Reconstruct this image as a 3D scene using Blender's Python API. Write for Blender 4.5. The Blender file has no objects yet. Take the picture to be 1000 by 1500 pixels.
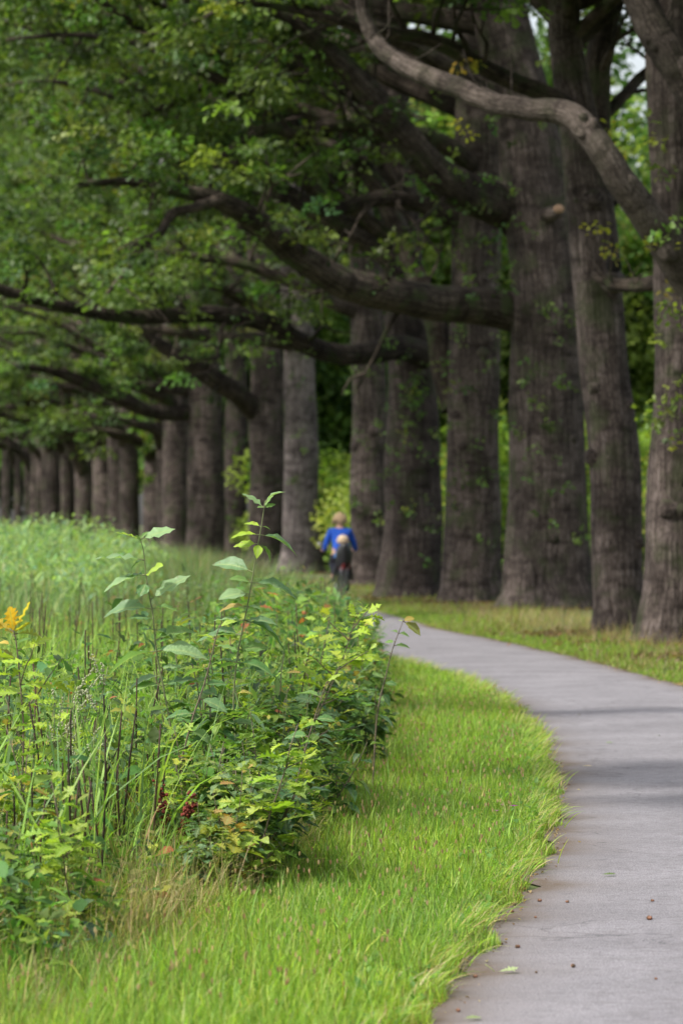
import bpy, math, random
import numpy as np
from mathutils import Vector, Matrix

# ------------------------------------------------------------------ basics
F, H, HY = 5625.0, 1.65, 760.0          # focal length in photo pixels, eye height, horizon row
S = bpy.context.scene
COL = S.collection
RNG = np.random.default_rng(7)
random.seed(7)

def P(x, y, d):
    return np.array([(x-500.0)*d/F, d, H+(HY-y)*d/F])

def G(x, y, z=0.0):
    d = F*(H-z)/(y-HY)
    return np.array([(x-500.0)*d/F, d, z])

def W3(x, y, z, w):
    return (500+x*F/y, HY-(z-H)*F/y, w*F/y, y)

def tag(o, label=None, cat=None, group=None, kind=None):
    if label: o['label'] = label
    if cat: o['category'] = cat
    if group: o['group'] = group
    if kind: o['kind'] = kind
    return o

def empty(name, loc, rz=0.0):
    o = bpy.data.objects.new(name, None)
    o.empty_display_size = .2
    o.location = [float(v) for v in loc]; o.rotation_euler = (0, 0, rz)
    COL.objects.link(o)
    return o

def copy_tree(root, loc, rz=0.0, sc=1.0, label=None):
    r = root.copy(); COL.objects.link(r)
    r.location = [float(v) for v in loc]; r.rotation_euler = (0, 0, rz); r.scale = (sc, sc, sc)
    if label: r['label'] = label
    for ch in list(KIDS.get(root.name, [])):
        c = ch.copy(); COL.objects.link(c); c.parent = r
        KIDS.setdefault(r.name, []).append(c)
    return r
KIDS = {}

class Acc:
    """collects geometry, links it as one mesh object"""
    def __init__(s):
        s.v=[]; s.loops=[]; s.tot=[]; s.c=[]; s.b=[]; s.sm=[]; s.n=0
    def add(s, v, faces, col=(0.5,0.5,0.5,0.0), bk=None, smooth=True):
        v = np.asarray(v, float)
        n = len(v)
        s.v.append(v)
        col = np.asarray(col, float)
        if col.ndim == 1:
            if len(col) == 3: col = np.append(col, 0.0)
            col = np.tile(col, (n,1))
        s.c.append(col)
        s.b.append(np.zeros((n,3)) if bk is None else bk)
        for f in (faces if isinstance(faces, (list, tuple)) else [faces]):
            f = np.asarray(f, np.int64)
            if f.size == 0: continue
            s.loops.append((f+s.n).ravel()); s.tot.append(np.full(len(f), f.shape[1]))
            s.sm.append(np.full(len(f), smooth))
        s.n += n
    def build(s, name, mat, parent=None, origin=(0,0,0), need_bk=False):
        me = bpy.data.meshes.new(name)
        if s.n:
            v = np.concatenate(s.v) - np.asarray(origin, float)
            lo = np.concatenate(s.loops); tt = np.concatenate(s.tot)
            me.vertices.add(len(v)); me.vertices.foreach_set('co', v.astype(np.float32).ravel())
            me.loops.add(len(lo)); me.loops.foreach_set('vertex_index', lo.astype(np.int32))
            me.polygons.add(len(tt))
            st = np.concatenate([[0], np.cumsum(tt)[:-1]])
            me.polygons.foreach_set('loop_start', st.astype(np.int32))
            me.polygons.foreach_set('loop_total', tt.astype(np.int32))
            me.polygons.foreach_set('use_smooth', np.concatenate(s.sm).astype(bool))
            a = me.attributes.new('Col', 'FLOAT_COLOR', 'POINT')
            a.data.foreach_set('color', np.concatenate(s.c).astype(np.float32).ravel())
            if need_bk:
                a = me.attributes.new('bk', 'FLOAT_VECTOR', 'POINT')
                a.data.foreach_set('vector', np.concatenate(s.b).astype(np.float32).ravel())
            me.update(calc_edges=True)
        me.materials.append(mat)
        o = bpy.data.objects.new(name, me); COL.objects.link(o)
        if parent is not None:
            o.parent = parent
            KIDS.setdefault(parent.name, []).append(o)
        return o

# ------------------------------------------------------------------ shape helpers
def catmull(pts, n):
    pts = np.asarray(pts, float)
    if len(pts) < 3:
        t = np.linspace(0, 1, n)[:,None]
        return pts[0]*(1-t)+pts[-1]*t
    p = np.vstack([2*pts[0]-pts[1], pts, 2*pts[-1]-pts[-2]])
    m = len(pts)-1
    out = []
    for u in np.linspace(0, m-1e-6, n):
        i = int(u); t = u-i
        a,b,c,d = p[i],p[i+1],p[i+2],p[i+3]
        out.append(.5*((2*b)+(-a+c)*t+(2*a-5*b+4*c-d)*t*t+(-a+3*b-3*c+d)*t**3))
    return np.array(out)

def tube(acc, pts, rad, k=8, lump=0.0, seed=0, col=(.5,.5,.5,0), cap=True, flare=False, bks=1.0):
    pts = np.asarray(pts, float); rad = np.asarray(rad, float)
    n = len(pts)
    T = np.gradient(pts, axis=0); T /= np.linalg.norm(T, axis=1)[:,None]+1e-9
    ref = np.array([1.,0,0]) if abs(T[0][0]) < .8 else np.array([0,0,1.])
    N = np.zeros_like(T)
    u = ref - T[0]*ref.dot(T[0]); N[0] = u/np.linalg.norm(u)
    for i in range(1, n):
        u = N[i-1]-T[i]*N[i-1].dot(T[i]); N[i] = u/(np.linalg.norm(u)+1e-9)
    B = np.cross(T, N)
    th = np.linspace(0, 2*math.pi, k, endpoint=False)
    L = np.concatenate([[0], np.cumsum(np.linalg.norm(np.diff(pts, axis=0), axis=1))])
    r = np.repeat(rad[:,None], k, 1)
    if lump:
        rs = np.random.default_rng(seed)
        m = np.zeros((n,k))
        for q in range(7):
            fr = rs.integers(1, 5 if q < 4 else 8); fz = rs.uniform(.3, 2.8); ph = rs.uniform(0, 6.3, 2)
            m += np.sin(fr*th[None,:]+ph[0]+rs.uniform(-1,1)*L[:,None])*np.sin(fz*L[:,None]+ph[1])*rs.uniform(.4,1)
        r = r*(1+lump*m*.5)
    if flare:
        rs = np.random.default_rng(seed+5)
        z = np.maximum(L, 0)
        lob = 1+.42*np.sin(int(rs.integers(4,7))*th+rs.uniform(0,6))[None,:]
        r = r*(1+ .24*np.exp(-z/.34)[:,None]*lob)
    V = pts[:,None,:]+r[:,:,None]*(np.cos(th)[None,:,None]*N[:,None,:]+np.sin(th)[None,:,None]*B[:,None,:])
    bk = np.stack([np.cos(th)[None,:]*rad[:,None]+0*L[:,None], np.sin(th)[None,:]*rad[:,None]+0*L[:,None], np.repeat(L[:,None],k,1)*bks], -1)
    bk = bk + np.random.default_rng(seed+9).uniform(0, 50, 3)
    i = np.arange(n-1)[:,None]*k; j = np.arange(k)[None,:]; j2 = (j+1)%k
    q = np.stack([i+j, i+j2, i+k+j2, i+k+j], -1).reshape(-1,4)
    V = V.reshape(-1,3); bk = bk.reshape(-1,3)
    fs = [q]
    if cap:
        V = np.vstack([V, pts[-1:]+T[-1:]*rad[-1]*.4]); bk = np.vstack([bk, bk[-1:]])
        a = (n-1)*k
        fs.append(np.stack([a+np.arange(k), a+(np.arange(k)+1)%k, np.full(k, len(V)-1)], -1))
    acc.add(V, fs, col, bk)

def frames(fwd, up, roll=None):
    """rotation matrices (n,3,3) with columns x (side), y (forward), z (normal)"""
    fwd = fwd/(np.linalg.norm(fwd, axis=1)[:,None]+1e-9)
    x = np.cross(fwd, up); x /= np.linalg.norm(x, axis=1)[:,None]+1e-9
    z = np.cross(x, fwd)
    if roll is not None:
        c, s_ = np.cos(roll)[:,None], np.sin(roll)[:,None]
        x, z = x*c+z*s_, z*c-x*s_
    return np.stack([x, fwd, z], -1)

def scatter(acc, tpl, M, T, scale, col, smooth=True):
    """tpl = (verts (k,3), [faces], vein (k)), M (n,3,3), T (n,3), scale (n,) or (n,3), col (n,3)"""
    tv, tf, tw = tpl
    n = len(T)
    if n == 0: return
    scale = np.asarray(scale, float)
    sv = scale[:,None,None]*tv[None] if scale.ndim == 1 else scale[:,None,:]*tv[None]
    V = np.einsum('nij,nkj->nki', M, sv)+T[:,None,:]
    k = len(tv)
    C = np.concatenate([np.repeat(col[:,None,:], k, 1), np.repeat(tw[None,:,None], n, 0)], -1).reshape(-1,4)
    off = (np.arange(n)*k)[:,None,None]
    acc.add(V.reshape(-1,3), [ (f[None]+off).reshape(-1, f.shape[1]) for f in tf ], C, smooth=smooth)

def leaf_tpl(ws, ts, fold=.3, droop=.25, sweep=0.0, wave=0.0, petiole=.12):
    """leaf from half widths ws at stations ts; y forward, z up; length 1"""
    v=[]; w=[]
    for i,(a,t) in enumerate(zip(ws, ts)):
        zz = -droop*t*t
        wv = wave*math.sin(i*2.4)
        fy = t + sweep*a
        v += [(-a, fy, zz+fold*a+wv*a), (0, t, zz), (a, fy, zz+fold*a-wv*a)]; w += [0,1,0]
    n = len(ws)
    f=[]
    for i in range(n-1):
        a = i*3
        f += [(a, a+1, a+4, a+3), (a+1, a+2, a+5, a+4)]
    v = np.array(v, float); v[:,1] = v[:,1]*(1-petiole)+petiole
    if petiole > 0:
        b = len(v)
        v = np.vstack([v, [(-.008,0,0),(.008,0,0),(.008,petiole+.02,0),(-.008,petiole+.02,0)]]); w += [1,1,1,1]
        f.append((b,b+1,b+2,b+3))
    return v, [np.array(f)], np.array(w, float)

ts9 = np.linspace(0,1,9)
OVATE = [leaf_tpl([0,.13,.21,.26,.28,.25,.19,.11,0], ts9, .3, .30, .0, .12),
         leaf_tpl([0,.15,.24,.27,.27,.23,.17,.09,0], ts9, .2, .12, .05, .22),
         leaf_tpl([0,.10,.19,.24,.25,.22,.16,.08,0], ts9, .45, .5, .0, .15)]
tl = np.array([0,.12,.2,.3,.38,.47,.56,.66,.74,.84,.9,1.0])
LOBED = [leaf_tpl([.01,.07,.22,.09,.30,.10,.36,.11,.26,.08,.10,0], tl, .12, .15, .35),
         leaf_tpl([.01,.06,.18,.08,.32,.09,.33,.09,.22,.06,.07,0], tl, .35, .35, .4, .2),
         leaf_tpl([.01,.08,.20,.10,.27,.12,.32,.12,.24,.09,.09,0], tl, .05, -.05, .3, .3)]
LANCE = [leaf_tpl([0,.09,.12,.10,.06,0], [0,.2,.4,.65,.85,1], .3, .35, 0, .1, .04),
         leaf_tpl([0,.08,.13,.11,.05,0], [0,.2,.4,.65,.85,1], .1, .1, 0, .2, .04)]
TREELEAF = [leaf_tpl([.05,.34,.16,.4,0], [0,.3,.5,.7,1], .25, .2, .2, .2, 0),
            leaf_tpl([.04,.26,.38,0], [0,.35,.65,1], .3, .1, .2, .2, 0)]
def blade_tpl(bend, n=4, fold=.0):
    v=[]; w=[]
    for i in range(n):
        t=i/n; a=.5*(1-.75*t*t)
        ang = bend*t*1.3
        y = math.sin(ang*.9)*t if bend else 0; z = t*math.cos(min(ang*.75, 1.5))
        v += [(-a,y,z),(a,y,z)]; w += [0,0]
    ang = bend*1.3
    v.append((0, math.sin(ang*.9), math.cos(min(ang*.75,1.5)))); w.append(0)
    f=[(2*i,2*i+1,2*i+3,2*i+2) for i in range(n-1)]
    return np.array(v,float), [np.array(f), np.array([(2*n-2,2*n-1,2*n)])], np.array(w,float)
BLADES = [blade_tpl(b) for b in (.12,.35,.7,1.05)]

def pick(cols, n, rng, jit=.12, p=None):
    cols = np.array(cols, float)
    i = rng.choice(len(cols), n, p=p)
    c = cols[i]*(1+rng.normal(0, jit, (n,1)))*(1+rng.normal(0, jit*.35, (n,3)))
    return np.clip(c, .003, .95)

# ------------------------------------------------------------------ materials
def mat_new(name):
    m = bpy.data.materials.new(name); m.use_nodes = True
    nt = m.node_tree; nt.nodes.clear()
    out = nt.nodes.new('ShaderNodeOutputMaterial')
    return m, nt, out
def nd(nt, t, **kw):
    n = nt.nodes.new('ShaderNode'+t)
    for k, v in kw.items():
        if k in n.inputs.keys() if isinstance(k, str) else False: n.inputs[k].default_value = v
        else: setattr(n, k, v)
    return n
def ramp(nt, stops):
    r = nt.nodes.new('ShaderNodeValToRGB')
    e = r.color_ramp.elements
    e[0].position, e[0].color = stops[0][0], (*stops[0][1], 1)
    e[1].position, e[1].color = stops[-1][0], (*stops[-1][1], 1)
    for p, c in stops[1:-1]:
        x = e.new(p); x.color = (*c, 1)
    return r

def mat_leaf(name, trans=.35, rough=.5, vein=.0, spec=.35, obj_var=0.0, bump=0.0, tint=(1.15,1.25,.55)):
    m, nt, out = mat_new(name); L = nt.links
    at = nd(nt, 'Attribute'); at.attribute_name = 'Col'
    col = at.outputs['Color']
    nz = nd(nt, 'TexNoise'); nz.inputs['Scale'].default_value = 18; nz.inputs['Detail'].default_value = 3
    tc = nd(nt, 'TexCoord'); L.new(tc.outputs['Object'], nz.inputs['Vector'])
    mr = nd(nt, 'MapRange'); mr.inputs['To Min'].default_value=.72; mr.inputs['To Max'].default_value=1.28
    L.new(nz.outputs['Fac'], mr.inputs['Value'])
    mx = nd(nt, 'VectorMath', operation='SCALE'); L.new(col, mx.inputs[0]); L.new(mr.outputs[0], mx.inputs['Scale'])
    col = mx.outputs[0]
    if obj_var:
        oi = nd(nt, 'ObjectInfo')
        hs = nd(nt, 'HueSaturation')
        a = nd(nt, 'MapRange'); a.inputs['To Min'].default_value=.5-obj_var*.06; a.inputs['To Max'].default_value=.5+obj_var*.06
        b = nd(nt, 'MapRange'); b.inputs['To Min'].default_value=1+obj_var*.4; b.inputs['To Max'].default_value=1-obj_var*.4
        L.new(oi.outputs['Random'], a.inputs['Value']); L.new(oi.outputs['Random'], b.inputs['Value'])
        L.new(a.outputs[0], hs.inputs['Hue']); L.new(b.outputs[0], hs.inputs['Value']); L.new(col, hs.inputs['Color'])
        col = hs.outputs[0]
    if bump:
        sp = nd(nt, 'TexNoise'); sp.inputs['Scale'].default_value=55; sp.inputs['Detail'].default_value=2; L.new(tc.outputs['Object'], sp.inputs['Vector'])
        rsp = ramp(nt, [(.66, (0,0,0)), (.70, (.7,.7,.7))]); L.new(sp.outputs['Fac'], rsp.inputs[0])
        mxs = nd(nt, 'MixRGB'); L.new(rsp.outputs[0], mxs.inputs['Fac']); L.new(col, mxs.inputs[1]); mxs.inputs[2].default_value=(.17,.10,.045,1); col = mxs.outputs[0]
    if vein:
        pw = nd(nt, 'Math', operation='POWER'); L.new(at.outputs['Alpha'], pw.inputs[0]); pw.inputs[1].default_value = 9
        ml = nd(nt, 'Math', operation='MULTIPLY'); L.new(pw.outputs[0], ml.inputs[0]); ml.inputs[1].default_value = vein
        mix = nd(nt, 'MixRGB'); L.new(ml.outputs[0], mix.inputs['Fac']); L.new(col, mix.inputs[1]); mix.inputs[2].default_value=(.32,.4,.16,1)
        col = mix.outputs[0]
    pb = nd(nt, 'BsdfPrincipled'); L.new(col, pb.inputs['Base Color'])
    pb.inputs['Roughness'].default_value = rough; pb.inputs['Specular IOR Level'].default_value = spec
    if bump:
        bp = nd(nt, 'Bump'); bp.inputs['Strength'].default_value = bump; bp.inputs['Distance'].default_value=.01
        n2 = nd(nt, 'TexNoise'); n2.inputs['Scale'].default_value = 70
        L.new(tc.outputs['Object'], n2.inputs['Vector']); L.new(n2.outputs['Fac'], bp.inputs['Height']); L.new(bp.outputs[0], pb.inputs['Normal'])
    tr = nd(nt, 'BsdfTranslucent')
    vm = nd(nt, 'VectorMath', operation='MULTIPLY'); L.new(col, vm.inputs[0]); vm.inputs[1].default_value = tuple(1.6*t for t in tint)
    L.new(vm.outputs[0], tr.inputs['Color'])
    ms = nd(nt, 'MixShader'); ms.inputs[0].default_value = trans
    L.new(pb.outputs[0], ms.inputs[1]); L.new(tr.outputs[0], ms.inputs[2]); L.new(ms.outputs[0], out.inputs['Surface'])
    return m

def mat_bark(name, dark=(.020,.016,.013), mid=(.082,.067,.058), light=(.19,.163,.145), moss=.25, scale=1.0):
    m, nt, out = mat_new(name); L = nt.links
    at = nd(nt, 'Attribute'); at.attribute_name = 'bk'
    mp = nd(nt, 'Mapping'); mp.inputs['Scale'].default_value = (24*scale, 24*scale, 1.7*scale); L.new(at.outputs['Vector'], mp.inputs['Vector'])
    n1 = nd(nt, 'TexNoise'); n1.inputs['Scale'].default_value=1; n1.inputs['Detail'].default_value=5; n1.inputs['Roughness'].default_value=.62; n1.inputs['Distortion'].default_value=.6
    L.new(mp.outputs[0], n1.inputs['Vector'])
    n2 = nd(nt, 'TexNoise'); n2.inputs['Scale'].default_value=1.5*scale; n2.inputs['Detail'].default_value=4; L.new(at.outputs['Vector'], n2.inputs['Vector'])
    mp3 = nd(nt, 'Mapping'); mp3.inputs['Scale'].default_value = (2.2, 2.2, 6.5); L.new(at.outputs['Vector'], mp3.inputs['Vector'])
    n3 = nd(nt, 'TexNoise'); n3.inputs['Scale'].default_value=1; n3.inputs['Detail'].default_value=3; L.new(mp3.outputs[0], n3.inputs['Vector'])
    r1 = ramp(nt, [(.28, dark), (.50, mid), (.76, light)]); L.new(n1.outputs['Fac'], r1.inputs[0])
    mp5 = nd(nt, 'Mapping'); mp5.inputs['Scale'].default_value = (34*scale, 34*scale, 13*scale); L.new(at.outputs['Vector'], mp5.inputs['Vector'])
    v5 = nd(nt, 'TexVoronoi', feature='DISTANCE_TO_EDGE'); v5.inputs['Scale'].default_value=.55; L.new(mp5.outputs[0], v5.inputs['Vector'])
    r3 = ramp(nt, [(.36, (.28,.26,.25)), (.50, (1,1,1))]); L.new(n3.outputs['Fac'], r3.inputs[0])
    mu = nd(nt, 'MixRGB', blend_type='MULTIPLY'); mu.inputs['Fac'].default_value=.62; L.new(r1.outputs[0], mu.inputs[1]); L.new(r3.outputs[0], mu.inputs[2])
    r2 = ramp(nt, [(.35, (.62,.60,.60)), (.65, (1.35,1.3,1.32))]); L.new(n2.outputs['Fac'], r2.inputs[0])
    r6 = ramp(nt, [(0, (.45,.43,.42)), (.16, (1.1,1.1,1.1))]); L.new(v5.outputs['Distance'], r6.inputs[0])
    mu6 = nd(nt, 'MixRGB', blend_type='MULTIPLY'); mu6.inputs['Fac'].default_value=.8; L.new(mu.outputs[0], mu6.inputs[1]); L.new(r6.outputs[0], mu6.inputs[2]); mu = mu6
    m2 = nd(nt, 'MixRGB', blend_type='MULTIPLY'); m2.inputs['Fac'].default_value=1; L.new(mu.outputs[0], m2.inputs[1]); L.new(r2.outputs[0], m2.inputs[2])
    # moss on upward facing / patchy sides
    n4 = nd(nt, 'TexNoise'); n4.inputs['Scale'].default_value=2.3; n4.inputs['Detail'].default_value=6; L.new(at.outputs['Vector'], n4.inputs['Vector'])
    r4 = ramp(nt, [(.52, (0,0,0)), (.66, (moss*2,)*3)]); L.new(n4.outputs['Fac'], r4.inputs[0])
    m3 = nd(nt, 'MixRGB'); L.new(r4.outputs[0], m3.inputs['Fac']); L.new(m2.outputs[0], m3.inputs[1]); m3.inputs[2].default_value=(.045,.06,.022,1)
    oi = nd(nt, 'ObjectInfo'); hv = nd(nt, 'HueSaturation'); a1 = nd(nt, 'MapRange'); a1.inputs['To Min'].default_value=.78; a1.inputs['To Max'].default_value=1.28
    L.new(oi.outputs['Random'], a1.inputs['Value']); L.new(a1.outputs[0], hv.inputs['Value']); L.new(m3.outputs[0], hv.inputs['Color']); m3 = hv
    pb = nd(nt, 'BsdfPrincipled'); L.new(m3.outputs[0], pb.inputs['Base Color']); pb.inputs['Roughness'].default_value=.9; pb.inputs['Specular IOR Level'].default_value=.15
    bp = nd(nt, 'Bump'); bp.inputs['Strength'].default_value=1; bp.inputs['Distance'].default_value=.06
    L.new(n1.outputs['Fac'], bp.inputs['Height'])
    b2 = nd(nt, 'Bump'); b2.inputs['Strength'].default_value=.4; b2.inputs['Distance'].default_value=.08
    L.new(n3.outputs['Fac'], b2.inputs['Height']); L.new(bp.outputs[0], b2.inputs['Normal']); L.new(b2.outputs[0], pb.inputs['Normal'])
    L.new(pb.outputs[0], out.inputs['Surface'])
    return m

def mat_plain(name, col, rough=.6, metal=0.0, noise=.15, nscale=25, spec=.4):
    m, nt, out = mat_new(name); L = nt.links
    tc = nd(nt, 'TexCoord'); nz = nd(nt, 'TexNoise'); nz.inputs['Scale'].default_value=nscale; nz.inputs['Detail'].default_value=4
    L.new(tc.outputs['Object'], nz.inputs['Vector'])
    r = ramp(nt, [(.3, tuple(c*(1-noise) for c in col)), (.7, tuple(min(1,c*(1+noise)) for c in col))]); L.new(nz.outputs['Fac'], r.inputs[0])
    pb = nd(nt, 'BsdfPrincipled'); L.new(r.outputs[0], pb.inputs['Base Color'])
    pb.inputs['Roughness'].default_value=rough; pb.inputs['Metallic'].default_value=metal; pb.inputs['Specular IOR Level'].default_value=spec
    L.new(pb.outputs[0], out.inputs['Surface'])
    return m

M_CANOPY = mat_leaf('oak_leaf', trans=.38, rough=.5, spec=.35)
M_BACK = mat_leaf('background_leaf', trans=.38, rough=.55, spec=.2)
M_GRASS = mat_leaf('grass_blade', trans=.42, rough=.5, spec=.25, tint=(1.0,1.1,.5))
M_TALL = mat_leaf('tall_grass_blade', trans=.35, rough=.55, spec=.2)
M_PLANT = mat_leaf('sapling_leaf', trans=.30, rough=.48, vein=.55, spec=.32, obj_var=.35, bump=.4)
M_HERO = mat_leaf('stem_leaf', trans=.30, rough=.42, vein=.7, spec=.4, bump=.6)
M_STEM = mat_plain('plant_stem', (.12,.095,.06), .7, nscale=60, noise=.4)
M_GSTEM = mat_plain('green_stem', (.13,.15,.06), .6, nscale=60, noise=.3)
M_BARK = mat_bark('trunk_bark')
M_PALE = mat_bark('pale_trunk_bark', dark=(.045,.038,.036), mid=(.14,.122,.115), light=(.29,.265,.25), moss=.15)
M_LIMB = mat_bark('limb_bark', dark=(.014,.012,.009), mid=(.058,.047,.036), light=(.14,.118,.095), moss=.38)
M_LIMB2 = mat_bark('pale_limb_bark', dark=(.05,.042,.035), mid=(.098,.083,.069), light=(.16,.138,.118), moss=.12, scale=1.6)

def mat_ground():
    m, nt, out = mat_new('ground_soil'); L = nt.links
    tc = nd(nt, 'TexCoord')
    n1 = nd(nt, 'TexNoise'); n1.inputs['Scale'].default_value=.9; n1.inputs['Detail'].default_value=8; L.new(tc.outputs['Object'], n1.inputs['Vector'])
    n2 = nd(nt, 'TexNoise'); n2.inputs['Scale'].default_value=22; n2.inputs['Detail'].default_value=6; L.new(tc.outputs['Object'], n2.inputs['Vector'])
    r1 = ramp(nt, [(.38, (.075,.055,.032)), (.5, (.075,.095,.028)), (.66, (.12,.17,.035))]); L.new(n1.outputs['Fac'], r1.inputs[0])
    r2 = ramp(nt, [(.3, (.45,.45,.45)), (.7, (1.25,1.25,1.2))]); L.new(n2.outputs['Fac'], r2.inputs[0])
    mu = nd(nt, 'MixRGB', blend_type='MULTIPLY'); mu.inputs['Fac'].default_value=1; L.new(r1.outputs[0], mu.inputs[1]); L.new(r2.outputs[0], mu.inputs[2])
    pb = nd(nt, 'BsdfPrincipled'); L.new(mu.outputs[0], pb.inputs['Base Color']); pb.inputs['Roughness'].default_value=.95
    bp = nd(nt, 'Bump'); bp.inputs['Strength'].default_value=.8; bp.inputs['Distance'].default_value=.04; L.new(n2.outputs['Fac'], bp.inputs['Height']); L.new(bp.outputs[0], pb.inputs['Normal'])
    L.new(pb.outputs[0], out.inputs['Surface'])
    return m

def mat_asphalt():
    m, nt, out = mat_new('asphalt'); L = nt.links
    tc = nd(nt, 'TexCoord')
    n1 = nd(nt, 'TexNoise'); n1.inputs['Scale'].default_value=1.1; n1.inputs['Detail'].default_value=5; L.new(tc.outputs['Object'], n1.inputs['Vector'])
    vo = nd(nt, 'TexVoronoi'); vo.inputs['Scale'].default_value=110; L.new(tc.outputs['Object'], vo.inputs['Vector'])
    n2 = nd(nt, 'TexNoise'); n2.inputs['Scale'].default_value=160; n2.inputs['Detail'].default_value=3; L.new(tc.outputs['Object'], n2.inputs['Vector'])
    n5 = nd(nt, 'TexNoise'); n5.inputs['Scale'].default_value=14; n5.inputs['Detail'].default_value=6; n5.inputs['Roughness'].default_value=.7; L.new(tc.outputs['Object'], n5.inputs['Vector'])
    r1 = ramp(nt, [(.3, (.172,.164,.176)), (.7, (.236,.226,.242))]); L.new(n1.outputs['Fac'], r1.inputs[0])
    r2 = ramp(nt, [(.0, (1.35,1.33,1.3)), (.35, (1.0,1.0,1.0)), (1, (.62,.62,.63))]); L.new(vo.outputs['Distance'], r2.inputs[0])
    r3 = ramp(nt, [(.3, (.7,.7,.7)), (.7, (1.3,1.3,1.3))]); L.new(n2.outputs['Fac'], r3.inputs[0])
    r5 = ramp(nt, [(.34, (.78,.77,.76)), (.5, (1,1,1)), (.72, (1.1,1.1,1.1))]); L.new(n5.outputs['Fac'], r5.inputs[0])
    c = r1.outputs[0]
    for r in (r2, r3, r5):
        mu = nd(nt, 'MixRGB', blend_type='MULTIPLY'); mu.inputs['Fac'].default_value=1; L.new(c, mu.inputs[1]); L.new(r.outputs[0], mu.inputs[2]); c = mu.outputs[0]
    # brown leaf dust worn along the edges (vertex alpha is 1 at the edge)
    vc = nd(nt, 'TexVoronoi', feature='DISTANCE_TO_EDGE'); vc.inputs['Scale'].default_value=.42
    nw = nd(nt, 'TexNoise'); nw.inputs['Scale'].default_value=2.2; nw.inputs['Detail'].default_value=6; L.new(tc.outputs['Object'], nw.inputs['Vector'])
    wv = nd(nt, 'VectorMath', operation='MULTIPLY_ADD'); L.new(nw.outputs['Color'], wv.inputs[0]); wv.inputs[1].default_value=(1.1,1.1,0); L.new(tc.outputs['Object'], wv.inputs[2]); L.new(wv.outputs[0], vc.inputs['Vector'])
    rc = ramp(nt, [(0, (.42,.41,.41)), (.006, (1,1,1))]); L.new(vc.outputs['Distance'], rc.inputs[0])
    ns = nd(nt, 'TexNoise'); ns.inputs['Scale'].default_value=5.5; ns.inputs['Detail'].default_value=2; L.new(tc.outputs['Object'], ns.inputs['Vector'])
    rs_ = ramp(nt, [(.28, (.82,.81,.80)), (.36, (1,1,1))]); L.new(ns.outputs['Fac'], rs_.inputs[0])
    for r in (rc, rs_):
        mu = nd(nt, 'MixRGB', blend_type='MULTIPLY'); mu.inputs['Fac'].default_value=.7; L.new(c, mu.inputs[1]); L.new(r.outputs[0], mu.inputs[2]); c = mu.outputs[0]
    at = nd(nt, 'Attribute'); at.attribute_name='Col'
    ad = nd(nt, 'Math', operation='MULTIPLY_ADD'); L.new(n5.outputs['Fac'], ad.inputs[0]); ad.inputs[1].default_value=1.2; ad.inputs[2].default_value=-.75
    a2 = nd(nt, 'Math', operation='ADD'); a2.use_clamp=True; L.new(ad.outputs[0], a2.inputs[0]); L.new(at.outputs['Alpha'], a2.inputs[1])
    a3 = nd(nt, 'Math', operation='MULTIPLY'); a3.use_clamp=True; L.new(a2.outputs[0], a3.inputs[0]); L.new(at.outputs['Alpha'], a3.inputs[1])
    mx = nd(nt, 'MixRGB'); L.new(a3.outputs[0], mx.inputs['Fac']); L.new(c, mx.inputs[1]); mx.inputs[2].default_value=(.095,.068,.045,1)
    pb = nd(nt, 'BsdfPrincipled'); L.new(mx.outputs[0], pb.inputs['Base Color']); pb.inputs['Roughness'].default_value=.85; pb.inputs['Specular IOR Level'].default_value=.3
    bp = nd(nt, 'Bump'); bp.inputs['Strength'].default_value=.7; bp.inputs['Distance'].default_value=.004; L.new(vo.outputs['Distance'], bp.inputs['Height']); L.new(bp.outputs[0], pb.inputs['Normal'])
    L.new(pb.outputs[0], out.inputs['Surface'])
    return m

# ------------------------------------------------------------------ layout curves (metres, against distance)
def cv(*p):
    a = np.array(p, float)
    return lambda d: np.interp(d, a[:,0], a[:,1])
XL = cv((5,-1.3),(9,-.55),(12.5,.22),(14.7,.46),(16.3,.66),(18.2,.88),(21,1.12),(23.8,1.27),(26.5,1.37),(31,1.49),(35,1.43),(39.5,1.18),(44,.62),(49,.10),(57,-.85),(70,-1.75),(90,-4.3),(112,-8.0),(150,-15),(200,-24),(260,-36),(330,-52))
XR = cv((5,2.0),(9,2.6),(16,3.25),(23,3.75),(29,3.85),(34,3.7),(38,3.37),(43,3.02),(46.9,2.67),(52,2.15),(57,1.50),(70,.55),(90,-1.7),(112,-5.4),(150,-12.4),(200,-21.3),(260,-33),(330,-49))
XB = cv((5,-2.2),(11,-1.15),(12.5,-.95),(14.5,-.74),(16.9,-.36),(19.3,-.18),(23,.05),(28,.28),(34,.46),(38.7,.50),(44,.30),(49,-.15),(57,-1.1),(70,-2.1),(90,-4.7),(112,-8.4))

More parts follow.
